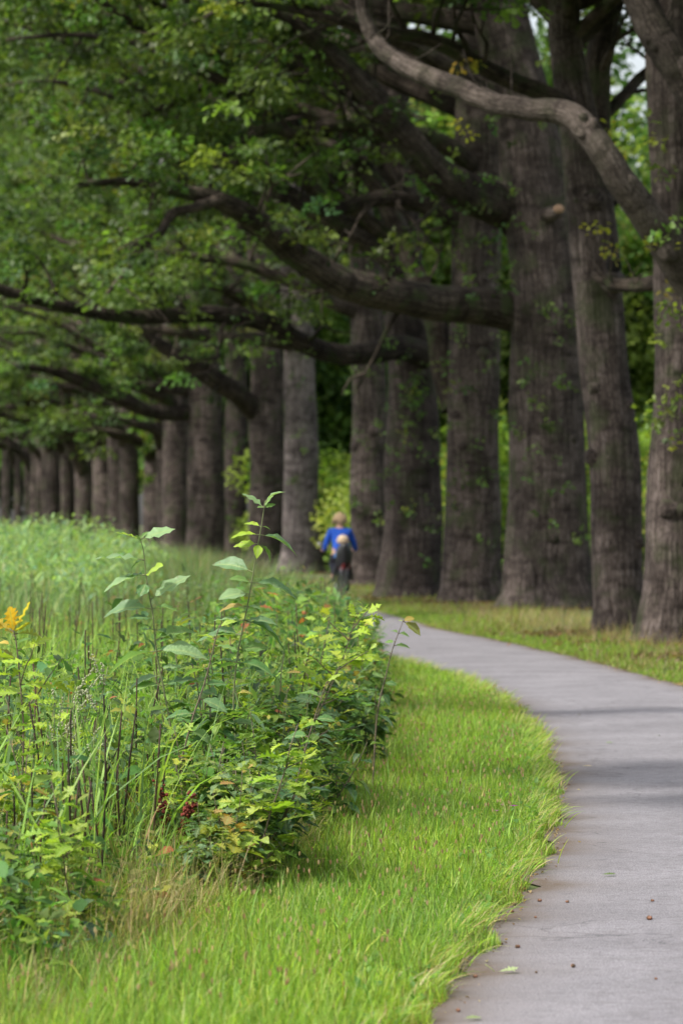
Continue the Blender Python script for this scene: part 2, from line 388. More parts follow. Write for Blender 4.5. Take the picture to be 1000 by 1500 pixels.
# ------------------------------------------------------------------ ground and path
def build_ground():
    a = Acc()
    xs = np.concatenate([np.linspace(-420,-40,12), np.linspace(-36,36,73), np.linspace(40,420,12)])
    ys = np.concatenate([[-60,-30,-10], np.linspace(0,120,121), np.linspace(125,900,40)])
    X, Y = np.meshgrid(xs, ys)
    bank = np.clip((XB(np.clip(Y,5,112))-X)/2.5, 0, 1)
    Z = -.05*bank + .018*np.sin(X*2.1+Y*.7)*np.sin(Y*.9)*np.clip(abs(X-(XL(Y)+XR(Y))/2)-1.5,0,1)
    right = np.clip((X-XR(Y))/1.2,0,1)
    Z += .05*right
    near = (X > XL(Y)-.9)&(X < XR(Y)+.9)
    Z = np.where(near, np.minimum(Z, -.004), Z)
    V = np.stack([X,Y,Z],-1).reshape(-1,3)
    nx = len(xs)
    i = (np.arange(len(ys)-1)*nx)[:,None]; j = np.arange(nx-1)[None,:]
    q = np.stack([i+j,i+j+1,i+nx+j+1,i+nx+j],-1).reshape(-1,4)
    a.add(V, q)
    o = a.build('ground', mat_ground()); tag(o, kind='structure')
    a = Acc()
    ys = np.concatenate([np.arange(4,60,.12), np.arange(60,330,1.0)])
    rs = np.random.default_rng(3)
    el = np.convolve(rs.normal(0,.045,len(ys)), np.ones(4)/2, 'same'); er = np.convolve(rs.normal(0,.045,len(ys)), np.ones(4)/2, 'same')
    prof = [(0,0,1),(.03,.008,1),(.10,.010,.55),(.25,.012,.05),(.5,.022,0),(.75,.012,.0),(.9,.010,.5),(.97,.008,1),(1,0,1)]
    V=[];C=[]
    for y, e1, e2 in zip(ys, el, er):
        l, r = XL(y)+e1, XR(y)+e2
        for t, z, w in prof:
            V.append((l+(r-l)*t, y, z+.004)); C.append((.2,.2,.2,w))
    k=len(prof); i=(np.arange(len(ys)-1)*k)[:,None]; j=np.arange(k-1)[None,:]
    q=np.stack([i+j,i+j+1,i+k+j+1,i+k+j],-1).reshape(-1,4)
    a.add(V,q,np.array(C))
    tag(a.build('path', mat_asphalt()), kind='structure')
build_ground()

# ------------------------------------------------------------------ grass (nobody could count it)
def blades(acc, X, Y, h, w, cols, rng, bend_p=(.3,.35,.25,.1), z0=0.0):
    n = len(X)
    b = rng.choice(4, n, p=bend_p)
    az = rng.uniform(0, 2*math.pi, n); tilt = rng.normal(0,.16,n)
    for k in range(4):
        m = b == k; q = m.sum()
        if not q: continue
        f = np.stack([np.cos(az[m]), np.sin(az[m]), np.zeros(q)],-1)
        up = np.stack([np.sin(tilt[m]), rng.normal(0,.12,q), np.ones(q)],-1)
        M = frames(f, up)
        sc = np.stack([w[m], h[m], h[m]],-1)
        z = z0[m] if hasattr(z0,'__len__') else np.full(q, z0)
        scatter(acc, BLADES[k], M, np.stack([X[m],Y[m],z],-1), sc, cols[m])

GREEN = [(.205,.315,.045),(.16,.265,.040),(.27,.375,.060),(.125,.22,.038),(.33,.42,.08),(.38,.34,.16)]
def verge():
    a = Acc(); rng = np.random.default_rng(11)
    for d0,d1,n in ((9.5,14,64000),(14,20,96000),(20,30,90000),(30,48,72000),(48,62,22000)):
        Y = rng.uniform(d0,d1,n)
        t = rng.uniform(0,1,n)
        EDG = .045*np.sin(Y*3.1)+.04*np.sin(Y*7.7+1)+.05*np.maximum(0,np.sin(Y*1.7+2))**6
        X = (XB(Y)-.55)+(XL(Y)+.03+EDG-(XB(Y)-.55))*t
        # clumping
        nz = np.sin(X*9+np.sin(Y*5)*2)*np.sin(Y*7+np.cos(X*6)*2)
        h = (.074+.026*nz)*rng.lognormal(0,.34,n)
        h *= np.interp(XL(Y)-X, [-.05,.12,.5],[.55,.75,1.0])
        h *= np.interp(Y,[9,14,20,40],[1.5,1.25,1.0,.95])
        w = rng.uniform(.003,.0065,n)*np.interp(Y,[10,20,50],[1,1.1,2.0])
        dry = np.clip((XB(Y)+.45-X)/.7,0,1)
        cols = pick(GREEN, n, rng, .2, p=[.31,.26,.22,.11,.07,.03])
        st = pick([(.30,.25,.11),(.22,.20,.07),(.16,.20,.05)], n, rng,.2)
        cols = np.where((rng.uniform(0,1,n)<dry*.38)[:,None], st, cols)
        edge = np.clip(1-(XL(Y)-X)/.12,0,1)
        cols = np.where((rng.uniform(0,1,n)<edge*.25)[:,None], st, cols)
        pn = np.sin(X*2.3+1)*np.sin(Y*1.1+X)+.6*np.sin(X*7.1+Y*3)*np.sin(Y*4.3-X*5)
        cols *= np.stack([1+.11*pn,1+.07*pn,1-.05*pn],-1)
        blades(a,X,Y,h,w,cols,rng)
    # tufts spilling over the edge of the asphalt
    for _ in range(150):
        y=rng.uniform(11.5,44); m=int(rng.integers(14,46)); sp=rng.uniform(.02,.06)
        X=XL(y)+rng.normal(rng.uniform(-.09,.02),sp,m); Y=y+rng.normal(0,sp*2.2,m)
        f=np.stack([np.abs(rng.normal(1,.5,m)),rng.normal(0,.7,m),np.zeros(m)],-1); up=np.stack([rng.uniform(.1,.7,m),rng.normal(0,.3,m),np.ones(m)],-1)
        hh=rng.uniform(.06,.17,m); c_=pick(GREEN+[(.40,.34,.18)],m,rng,.18)
        scatter(a,BLADES[int(rng.integers(1,4))],frames(f,up),np.stack([X,Y,np.zeros(m)],-1),np.stack([rng.uniform(.003,.007,m),hh,hh],-1),c_)
    # seed heads: thin stalks with tan tips
    n=900; Y=rng.uniform(12,34,n)**1.0; X=(XB(Y)-.1)+(XL(Y)-.12-(XB(Y)-.1))*rng.uniform(0,1,n)
    hh=rng.uniform(.12,.24,n)
    blades(a,X,Y,hh,np.full(n,.0022),pick([(.25,.26,.10),(.3,.22,.12)],n,rng),rng,(.7,.3,0,0))
    tip=leaf_tpl([0,.5,.55,0],[0,.3,.7,1],.4,0,0,0,0)
    az=rng.uniform(0,6.3,n)
    for k in (0,1):
        M=frames(np.stack([rng.normal(0,.1,n),rng.normal(0,.1,n),np.ones(n)],-1), np.stack([np.cos(az+k*1.57),np.sin(az+k*1.57),np.zeros(n)],-1))
        scatter(a,tip,M,np.stack([X,Y,hh*.93],-1),np.stack([np.full(n,.008),np.full(n,.024),np.full(n,.008)],-1),pick([(.42,.30,.19),(.46,.36,.22),(.30,.18,.12)],n,rng))
    # clover and plantain leaves low in the sward
    n=14000; Y=rng.uniform(10,30,n); X=XL(Y)-np.abs(rng.normal(.0,.45,n))
    f=np.stack([rng.normal(0,1,n),rng.normal(0,1,n),rng.uniform(.1,.8,n)],-1)
    scatter(a,OVATE[0],frames(f,np.tile([0,0,1.],(n,1))),np.stack([X,Y,rng.uniform(.005,.05,n)],-1),rng.uniform(.02,.055,n),pick([(.13,.25,.05),(.18,.30,.06),(.10,.20,.05)],n,rng))
    o=a.build('verge_grass',M_GRASS); tag(o,'bright green mown grass verge curving along the left edge of the path','grass',kind='stuff')
    # far side
    a=Acc()
    for d0,d1,n,wd in ((30,48,26000,2.6),(48,70,42000,3.6),(70,100,22000,5)):
        Y=rng.uniform(d0,d1,n); X=XR(Y)-.06+np.abs(rng.beta(1,1.6,n))*wd
        nz=np.sin(X*3+Y)*np.sin(Y*1.3+X*.7)
        h=(.075+.03*nz)*rng.lognormal(0,.4,n)*np.interp(X-XR(Y),[0,.25,1.5],[.5,.8,1.2])
        st=pick([(.30,.23,.12),(.22,.17,.08),(.26,.24,.09)],n,rng,.2)
        cols=pick(GREEN,n,rng,.16,p=[.25,.22,.22,.14,.12,.05])
        dry=np.clip(.25+.25*np.sin(Y*.55+X)+np.clip((X-XR(Y)-.35)*.55,0,.6),0,.92)
        cols=np.where((rng.uniform(0,1,n)<dry*.8)[:,None],st,cols)*.85
        blades(a,X,Y,h,rng.uniform(.007,.014,n),cols,rng)
    n=1500; Y=rng.uniform(44,62,n); X=XR(Y)+rng.uniform(.7,2.6,n)
    blades(a,X,Y,rng.uniform(.16,.36,n),rng.uniform(.004,.008,n),pick([(.36,.28,.16),(.30,.22,.12)],n,rng),rng)
    o=a.build('trackside_grass',M_GRASS); tag(o,'green and straw coloured grass at the feet of the big oaks','grass',kind='stuff')
verge()

def bank_grass():
    a=Acc(); rng=np.random.default_rng(21)
    n=46000
    Y=13+(46-13)*rng.uniform(0,1,n)**1.15
    X=XB(Y)-.02-np.abs(rng.uniform(0,1,n))**1.2*(Y*.10+1.2)
    clump=np.sin(X*4.1+Y*1.7)*np.sin(Y*2.9-X*2)
    h=rng.uniform(.25,.75,n)*(1+.35*clump)
    h*=np.interp(XB(Y)-X,[0,.25,.8],[.35,.55,1.0])*np.interp(Y,[13,16,20],[.55,.85,1.])
    w=rng.uniform(.004,.010,n)
    cols=pick([(.14,.25,.04),(.20,.33,.05),(.28,.38,.08),(.11,.19,.06),(.42,.36,.18),(.30,.21,.10)],n,rng,.2,p=[.27,.27,.20,.12,.09,.05])
    blades(a,X,Y,h,w,cols,rng,(.3,.35,.25,.1))
    # broad upright blades
    n=1700; Y=rng.uniform(15,34,n); X=XB(Y)-.35-rng.uniform(0,1,n)*(Y*.09+.6)
    blades(a,X,Y,rng.uniform(.6,1.05,n),rng.uniform(.010,.022,n),pick([(.20,.32,.07),(.26,.38,.09),(.16,.26,.10)],n,rng),rng,(.45,.4,.15,0))
    # straw in the front hollow
    n=7500; Y=rng.uniform(14,19.2,n); X=XB(Y)-rng.uniform(-.05,.9,n)
    blades(a,X,Y,rng.uniform(.08,.38,n),rng.uniform(.002,.005,n),pick([(.42,.34,.18),(.32,.25,.13),(.22,.22,.07)],n,rng),rng,(.2,.3,.3,.2))
    # dead dark stalks
    n=300; Y=15+31*rng.uniform(0,1,n)**1.9; X=XB(Y)-.3-rng.uniform(0,1,n)*(Y*.095+.6)
    for x,y in zip(X,Y):
        hh=rng.uniform(.6,1.08)*np.interp(y,[15,20],[.7,1]); t=np.linspace(0,1,5)[:,None]
        p=np.array([x,y,0])+t*np.array([rng.normal(0,.06),rng.normal(0,.06),hh])+np.sin(t*3)*np.array([rng.normal(0,.015),0,0])
        tube(a,p,np.linspace(.006,.0035,5),4,col=(*(np.array([.055,.035,.025])*rng.uniform(.5,1.8)),0))
    o=a.build('tall_grass',M_TALL); tag(o,'tall mixed grass and dark dead stalks among the saplings on the bank','grass',kind='stuff')
    # low leafy weeds filling between
    a=Acc()
    n=66000
    Y=13+(50-13)*rng.uniform(0,1,n)**1.1
    X=XB(Y)-.10-np.abs(rng.uniform(0,1,n))**1.1*(Y*.10+1.2)
    top=np.interp(XB(Y)-X,[0,.3,1.0],[.30,.68,.95])*(1+.22*np.sin(X*3+Y))*np.interp(Y,[13,16,18.5,21,28,50],[.75,.8,.9,1.,1.15,1.0])*np.where(Y>24,np.interp(XB(Y)-X,[.8,1.6,2.4],[1,.68,.5]),1)
    px=500+X*F/Y; hol=(Y<17.4)&(px>150)&(px<330); top=np.where(hol,top*.45,top)
    Z=top*rng.beta(2.0,1.5,n)
    f=np.stack([rng.normal(0,1,n),rng.normal(0,1,n),rng.normal(.15,.45,n)],-1)
    up=np.tile([0,-.25,1.],(n,1))+rng.normal(0,.3,(n,3))
    cols=pick([(.070,.14,.032),(.11,.19,.04),(.060,.115,.048),(.18,.26,.05),(.34,.33,.07),(.30,.12,.05)],n,rng,.26,p=[.31,.25,.21,.18,.04,.01])
    cols[hol&(rng.uniform(0,1,n)<.35)]=(.24,.24,.08)
    M=frames(f,up); T=np.stack([X,Y,Z],-1); s=rng.uniform(.04,.125,n)
    kp=(rng.uniform(0,1,n)<np.where((px<300)&(Y<40),.42,.85)); M,T,s,cols=M[kp],T[kp],s[kp],cols[kp]; n=len(T)
    k=rng.integers(0,4,n)
    for i,tp in enumerate((LANCE[0],LANCE[1],OVATE[1],OVATE[2])):
        m=k==i; scatter(a,tp,M[m],T[m],s[m],cols[m])
    o=a.build('undergrowth',M_TALL); tag(o,'dense low leafy weeds filling the bank between grass and saplings','undergrowth',kind='stuff')
bank_grass()

def reeds():
    a=Acc(); rng=np.random.default_rng(31)
    n=46000
    Y=44+(100-44)*rng.uniform(0,1,n)**1.2
    xr=np.interp(Y,[44,52,60,75,100],[-2.2,-2.3,-2.4,-4.0,-7.5])
    X=xr-np.abs(rng.uniform(0,1,n))**1.1*(Y*.11+2)+rng.normal(0,.25,n)
    lump=1+.10*np.sin(X*1.3+1)*np.sin(Y*.45)+.11*np.sin(X*4.7+Y)*np.sin(X*2.9-Y*1.3)
    h=rng.uniform(.9,1.55,n)*lump*np.where(rng.uniform(0,1,n)<.10,1.22,1)*np.interp(xr-X,[0,1.2],[.78,1])*np.interp(Y,[44,56],[.62,.92])
    cols=pick([(.17,.26,.12),(.22,.31,.13),(.12,.20,.10),(.27,.34,.15),(.28,.26,.13)],n,rng,.2,p=[.28,.26,.2,.18,.08])
    blades(a,X,Y,h,rng.uniform(.012,.024,n),cols,rng,(.2,.4,.3,.1))
    n=60000
    Y=46+(96-46)*rng.uniform(0,1,n)**1.2
    xr=np.interp(Y,[44,52,60,75,100],[-2.2,-2.3,-2.4,-4.0,-7.5])
    X=xr-np.abs(rng.uniform(0,1,n))*(Y*.11+2)
    Z=rng.beta(2.4,1.5,n)*1.55*(1+.13*np.sin(X*1.3+1)*np.sin(Y*.45))*np.interp(Y,[46,58],[.7,1])*np.interp(xr-X,[0,1.2],[.78,1])
    f=np.stack([rng.normal(0,1,n),rng.normal(0,1,n),rng.normal(.1,.5,n)],-1)
    scatter(a,LANCE[0],frames(f,np.tile([0,0,1.],(n,1))),np.stack([X,Y,Z],-1),rng.uniform(.10,.20,n),pick([(.19,.29,.12),(.26,.35,.13),(.13,.22,.12)],n,rng,.2))
    o=a.build('reed_bed',M_TALL); tag(o,'pale green reed bed filling the ditch left of the path behind the saplings','reeds',kind='stuff')
    # lower weeds between reeds and path, olive brown
    a=Acc(); n=36000
    Y=40+(86-40)*rng.uniform(0,1,n)
    xl=np.interp(Y,[40,52,60,75,100],[-2.4,-2.7,-2.9,-4.5,-7.5]); xr=np.interp(Y,[40,112],[0,0])+XB(Y)-.05
    X=xl+(xr-xl)*rng.uniform(0,1,n)
    hh=np.interp(xr-X,[0,.3,1.0],[.5,.85,1.0])*rng.uniform(.55,1.15,n)*np.interp(Y,[40,48,62,75],[.9,1.2,1.22,1.0])
    blades(a,X,Y,hh,rng.uniform(.008,.018,n),pick([(.13,.20,.08),(.10,.16,.07),(.19,.22,.09),(.22,.17,.10)],n,rng,.2,p=[.35,.3,.2,.15]),rng)
    n=26000; Y=40+(86-40)*rng.uniform(0,1,n)
    xl=np.interp(Y,[40,52,60,75,100],[-2.4,-2.7,-2.9,-4.5,-7.5]); xr=XB(Y)-.05
    X=xl+(xr-xl)*rng.uniform(0,1,n); Z=np.interp(xr-X,[0,.3,1.0],[.45,.8,.98])*rng.beta(2,1.3,n)
    f=np.stack([rng.normal(0,1,n),rng.normal(0,1,n),rng.normal(0,.5,n)],-1)
    scatter(a,LANCE[1],frames(f,np.tile([0,0,1.],(n,1))),np.stack([X,Y,Z],-1),rng.uniform(.08,.17,n),pick([(.10,.18,.06),(.14,.22,.08),(.08,.13,.06),(.2,.15,.06)],n,rng,.2,p=[.35,.3,.25,.1]))
    o=a.build('ditch_weeds',M_TALL); tag(o,'olive and brown weeds in the ditch between the reeds and the cyclists','weeds',kind='stuff')
reeds()

# ------------------------------------------------------------------ trees
CAN = [(.060,.102,.021),(.084,.132,.025),(.042,.076,.021),(.125,.18,.033),(.155,.20,.036),(.058,.100,.040)]
CAN_P = [.30,.25,.17,.15,.04,.09]

def leaves_at(acc, C, D, rad, nper, size, rng, cols=CAN, p=CAN_P, flat=.35):
    """sprays of leaves: C centres, D directions"""
    C=np.asarray(C); D=np.asarray(D)
    if len(C)==0: return
    m=len(C); n=m*nper
    cc=np.repeat(C,nper,0)
    o=rng.normal(0,1,(n,3)); o/=np.linalg.norm(o,axis=1)[:,None]; o*=rng.uniform(0,1,(n,1))**.5
    o[:,2]*=flat
    sc=np.repeat(rng.uniform(.7,1.25,m),nper)*rad
    pos=cc+o*sc[:,None]
    pos[:,2]-=.35*(o[:,0]**2+o[:,1]**2)*sc
    f=o+np.repeat(D,nper,0)*.4+rng.normal(0,.35,(n,3)); f[:,2]-=.25
    up=np.tile([0,0,1.],(n,1))+rng.normal(0,.42,(n,3))
    spc=pick(cols,m,rng,.36,p=p)
    col=np.repeat(spc,nper,0)*(1+rng.normal(0,.16,(n,1)))*.75+pick(cols,n,rng,.15,p=p)*.25
    M=frames(f,up); s=size*rng.uniform(.7,1.25,n)
    h=rng.uniform(0,1,n)<.6
    scatter(acc,TREELEAF[0],M[h],pos[h],s[h],np.clip(col[h],.004,1))
    scatter(acc,TREELEAF[1],M[~h],pos[~h],s[~h],np.clip(col[~h],.004,1))

def wander(start, dirv, length, rng, n=7, bend=.22, droop=0.0, lift=0.0):
    d=np.array(dirv,float); d/=np.linalg.norm(d)
    p=[np.array(start,float)]; st=length/(n-1)
    for i in range(n-1):
        d=d+rng.normal(0,bend,3)*np.array([1,1,.7])+np.array([0,0,lift-droop*i/n]); d/=np.linalg.norm(d)
        p.append(p[-1]+d*st)
    return np.array(p)

def dress(bark, sprays, pts, rad, rng, t0=.25, step=.55, ln=(.9,2.2), upb=.15, side=None, far=False, clear=False):
    """side branches with leaf sprays along a limb"""
    n0=len(sprays)
    L=np.concatenate([[0],np.cumsum(np.linalg.norm(np.diff(pts,axis=0),axis=1))]); tot=L[-1]
    s=t0*tot
    while s<tot:
        i=min(np.searchsorted(L,s),len(pts)-1); i=max(i,1)
        T=pts[i]-pts[i-1]; T/=np.linalg.norm(T)+1e-9
        rv=rng.normal(0,1,3); rv-=T*rv.dot(T); rv/=np.linalg.norm(rv)
        rv[2]+=upb
        if side is not None: rv=rv+np.array(side)
        dv=T*rng.uniform(.2,.9)+rv
        l=rng.uniform(*ln)*(1.1-.45*s/tot)
        q=wander(pts[i],dv,l,rng,6,.25,.12)
        r0=max(.008,min(rad[i]*.45,.035*l))
        tube(bark,q,np.linspace(r0,.006,len(q)),4 if far else 5,seed=int(rng.integers(1e6)))
        for u in ((.6,1.0) if far else (.45,.72,1.0)):
            c=q[0]+(q[-1]-q[0])*u; c=q[min(int(round(u*5)),5)]
            sprays.append((c+rng.normal(0,.12,3), dv/np.linalg.norm(dv)))
        if not far:
            for _ in range(2):
                j=rng.integers(2,5); w=wander(q[j],q[j]-q[j-1]+rng.normal(0,.14,3),l*.45,rng,4,.3)
                tube(bark,w,np.linspace(r0*.5,.004,4),4,seed=int(rng.integers(1e6)))
                sprays.append((w[-1],w[-1]-w[0]))
        s+=rng.uniform(.6,1.4)*step
    sprays.append((pts[-1],pts[-1]-pts[-2]))
    if clear:   # old limbs shade out the twigs beneath them: few sprays hang below or in front of the wood
        out=[]
        for c,dv in sprays[n0:]:
            i=int(np.argmin(np.abs(pts[:,0]-c[0]))); dz=c[2]-pts[i][2]
            if dz<.25 and i<.86*len(pts) and rng.uniform()<.86: continue
            if dz<.6 and i<.5*len(pts) and rng.uniform()<.6: continue
            out.append((c,dv))
        sprays[n0:]=out

def tree(name, label, d, trunk, limbs=(), autos=(), seed=0, crown_top=True, leaf=.13, nper=30, far=False,
         group=None, shoots=(), shootcols=None, extend=8.0, lean=(0,0), limbmat=None, keep=None, k=22, zmin=0.0, dress_limbs=True, barkmat=None):
    """trunk: (cx, y, width) rows in photo pixels at distance d; limbs: lists of (x, y, width, d)"""
    rng=np.random.default_rng(seed)
    tp=[P(c,y,d) for c,y,w in trunk]; tr=[w*.5*d/F for c,y,w in trunk]
    base=np.array([tp[0][0],d,-.06]); tp[0]=base.copy()
    root=empty(name,(base[0],base[1],0)); tag(root,label,'tree',group)
    og=(base[0],base[1],0)
    if extend:
        e=tp[-1]-tp[-2]; e/=np.linalg.norm(e); e=e*.3+np.array([lean[0],lean[1],1]); e/=np.linalg.norm(e)
        r=tr[-1]
        for q in (1,2,3):
            tp.append(tp[-1]+e*extend/3+rng.normal(0,.12,3)*np.array([1,1,0])); tr.append(r*(1-.27*q))
    tp=np.array(tp); 
    nn=max(24,int(30 if far else 64))
    cp=catmull(tp,nn); rr=np.interp(np.linspace(0,len(tp)-1,nn),np.arange(len(tp)),tr)
    cp[:,0]+=.02*np.sin(cp[:,2]*1.9+seed)*(cp[:,2]>.5)
    a=Acc(); tube(a,cp,rr,14 if far else k,lump=.055,seed=seed,flare=True)
    # burrs and old branch scars
    if not far:
        for _ in range(rng.integers(7,13)):
            z=rng.uniform(.8,9); i=int(np.argmin(abs(cp[:,2]-z))); az=rng.uniform(-2.9,-.2)
            nrm=np.array([math.cos(az),math.sin(az),0]); r=rr[i]
            c=cp[i]+nrm*r*.86; s=rng.uniform(.05,.13)
            q=np.array([c-nrm*s*.4,c+nrm*s*.3,c+nrm*s*.8,c+nrm*s*.95])
            tube(a,q,[s*1.6,s*1.25,s*.8,s*.25],9,lump=.2,seed=int(rng.integers(1e6)))
    a.build('trunk',barkmat or M_BARK,root,og,True)
    sprays=[]
    lm=limbmat or M_LIMB
    for li,lb in enumerate(limbs):
        pp=np.array([P(x,y,dd) for x,y,w,dd in lb]); pr=np.array([w*.5*dd/F for x,y,w,dd in lb])
        n2=max(16,len(lb)*5)
        q=catmull(pp,n2); qr=np.interp(np.linspace(0,len(lb)-1,n2),np.arange(len(lb)),pr)
        q+=np.cumsum(rng.normal(0,.012,(n2,3)),0)*np.array([.4,1,.5])
        a=Acc(); tube(a,q,qr,12,lump=.10,seed=seed*31+li)
        if not dress_limbs:
            for kq in range(7):
                i=int(rng.integers(8,n2-12)) if n2>24 else int(rng.integers(3,n2-3)); az=rng.uniform(0,6.3); nv=np.array([math.cos(az)*.4,-abs(math.sin(az)),math.sin(az)*.9]); nv/=np.linalg.norm(nv)
                sz=qr[i]*rng.uniform(.28,.5); c_=q[i]+nv*qr[i]*.75
                tube(a,[c_,c_+nv*sz*.8,c_+nv*sz*1.3],[sz*1.5,sz,sz*.5],8,lump=.2,seed=kq)
            for kq in range(9):
                i=int(rng.integers(int(n2*.4),n2)); w_=wander(q[i],(rng.normal(0,.5),rng.normal(-.2,.5),rng.uniform(.2,1)),rng.uniform(.3,.9),rng,5,.25); tube(a,w_,np.linspace(.014,.004,5),5,seed=kq); 
                if li==0: sprays.append((w_[-1]+(0,0,20.),w_[-1]-w_[0])) if False else None
        if dress_limbs: dress(a,sprays,q,qr,rng,t0=(.30 if not far else .35),far=far,step=.45 if not far else .9,upb=.5,clear=True)
        a.build('limb',lm,root,og,True)
    for (z0,dv,l,r0) in autos:
        i=int(np.argmin(abs(cp[:,2]-z0))); st=cp[i]
        q=wander(st,dv,l,rng,9,.16,.10,.06); qr=np.linspace(r0,.03,9)
        q2=catmull(q,22); qr2=np.interp(np.linspace(0,8,22),np.arange(9),qr)
        a=Acc(); tube(a,q2,qr2,9 if far else 11,lump=.12,seed=int(rng.integers(1e6)))
        m0=len(sprays); dress(a,sprays,q2,qr2,rng,t0=.22,far=far,step=.62 if not far else 1.0,ln=(1.0,2.6))
        sprays[m0:]=[t_ for t_ in sprays[m0:] if t_[0][2]>zmin+rng.normal(0,.35)]
        a.build('limb',lm,root,og,True)
    la=Acc()
    if sprays:
        C=np.array([s[0] for s in sprays]); D=np.array([s[1] for s in sprays])
        if keep is not None:
            m=keep(C); C,D=C[m],D[m]
        leaves_at(la,C,D,.42 if not far else .75,nper,leaf,rng)
    if crown_top:
        # upper crown: boughs and coarser sprays filling a dome
        top=cp[-1]; ba=Acc(); sp=[]
        for q in range(11):
            az=q*2*math.pi/11+rng.uniform(-.3,.3); i=int(len(cp)*rng.uniform(.66,.97))
            w=wander(cp[i],(math.cos(az),math.sin(az),rng.uniform(.25,.9)),rng.uniform(4,6.5),rng,8,.18,.12,.05)
            tube(ba,w,np.linspace(rr[i]*.45,.03,8),7,lump=.1,seed=int(rng.integers(1e6)))
            for c in w[3:]:
                for _ in range(7): sp.append((c+rng.normal(0,.95,3)*np.array([1,1,.7]),rng.normal(0,1,3)))
        ba.build('bough',lm,root,og,True)
        sp=[t_ for t_ in sp if t_[0][2]>max(zmin,H+800*min(t_[0][1],75)/F)]
        C=np.array([s[0] for s in sp]); D=np.array([s[1] for s in sp])
        leaves_at(la,C,D,.95,22,.26,rng,flat=.6)
    la.build('crown',M_CANOPY,root,og)
    # epicormic shoots on the stem and limbs
    if len(shoots):
        sa=Acc(); cs=[];ds=[]
        for x,y,dd,num,sp_ in shoots:
            for _ in range(max(2,int(num*.65))):
                c=P(x+rng.normal(0,sp_),y+rng.normal(0,sp_*1.1),dd-.1); cs.append(c); ds.append(rng.normal(0,1,3))
        leaves_at(sa,np.array(cs),np.array(ds),.13,9,.085,rng,cols=shootcols or [(.09,.15,.03),(.07,.12,.028),(.16,.21,.035),(.05,.10,.025)],p=[.3,.3,.15,.25],flat=.9)
        sa.build('foliage',M_CANOPY,root,og)
    return root

def lf(z,x,y,up,l,r): return (z,(x,y,up),l,r)

# -- oak just outside the right edge, whose pale limbs sweep across the picture
tree('oak_tree','pale barked oak at the far right whose long crooked limb sweeps across the picture',44.5,
  [(1105,975,125),(1102,900,105),(1100,700,98),(1098,500,96),(1094,300,92),(1090,100,84)],
  limbs=[[(1090,500,66,44.5),(1045,445,60,44.2),(1000,388,55,44),(952,322,49,43.8),(905,258,44,43.6),(870,204,41,43.6),(832,170,38,43.8),(775,161,32,44),(725,150,33,44.2),(682,132,32,44.4),(640,118,31,44.6),(600,98,28,44.8),(565,66,25,45),(548,30,20,45),(541,-20,17,45),(530,-90,12,45)],
         [(1062,240,60,44.5),(1030,170,58,44.2),(990,95,56,44),(955,40,54,44),(925,-30,46,44),(880,-130,36,44)]],
  autos=[lf(7.5,.6,-.5,.4,5,.16),lf(8.5,1,.2,.4,5,.16),lf(9,-.6,-.8,.5,5,.14)], seed=101, limbmat=M_LIMB2, nper=26, dress_limbs=False,
  keep=lambda C: (C[:,2]>6.9)|(C[:,0]>4.1),
  shoots=[(985,330,43.6,5,14),(955,345,43.6,3,8)], shootcols=[(.16,.22,.035),(.22,.24,.035),(.11,.18,.03),(.09,.15,.03)])

tree('oak_tree','stout oak trunk cut by the right edge of the photo in short dry grass',49,
  [(988,949,118),(990,890,104),(992,800,92),(995,650,86),(1000,500,82),(1000,350,86),(990,200,88),(988,60,84)],
  limbs=[[(975,408,24,49.4),(940,411,22,50),(905,410,20,50.4),(870,395,14,50.8)]],
  autos=[lf(8.6,.7,.3,.4,5,.15),lf(9.6,-.2,.9,.5,5,.15),lf(9.2,1,-.2,.3,5,.15)], seed=102, nper=26, dress_limbs=False,
  keep=lambda C: (C[:,2]>7.0)|(C[:,0]>4.3),
  shoots=[(960,205,48.5,6,12),(975,430,48.5,6,10),(972,470,48.5,5,10),(985,580,48.4,8,14),(950,600,48.4,5,9),(992,630,48.4,6,10),(975,240,48.4,5,10)],
  shootcols=[(.16,.22,.035),(.20,.23,.035),(.11,.18,.03),(.08,.14,.03)])

tree('oak_tree','slim leaning twin stemmed oak with a pale sawn knob halfway up',53,
  [(908,938,82),(906,880,70),(903,780,76),(898,680,76),(886,560,72),(879,450,72),(868,350,72),(856,260,66),(846,170,58),(832,80,50),(826,0,46)],
  limbs=[[(880,300,46,53.3),(876,240,46,53.6),(872,170,44,53.9),(873,100,40,54.2),(885,40,40,54.5),(897,-20,40,54.8),(915,-120,30,55)],
         [(842,172,34,53),(818,150,28,52.6),(760,125,26,52.2),(700,96,24,51.8),(650,70,23,51.4),(600,56,20,51),(540,50,17,50.6),(470,30,13,50.2),(400,16,10,50),(330,10,8,50)],
         [(880,175,20,54),(912,140,18,54.4),(945,105,16,55),(985,85,12,55.6)]],
  autos=[lf(9.8,-.9,-.3,.3,8,.14),lf(9.0,-1,-.6,.25,9,.14),lf(8.9,.3,1,.4,4,.1)], seed=103, nper=30,
  keep=lambda C: (C[:,2]>8.3)|(C[:,0]<-.3),
  shoots=[(902,370,52.4,3,8),(895,190,52.4,8,12),(878,330,52.4,3,6),(690,95,51,6,12),(680,185,51,4,10)],
  shootcols=[(.28,.30,.03),(.36,.26,.03),(.16,.24,.03),(.34,.33,.04)])

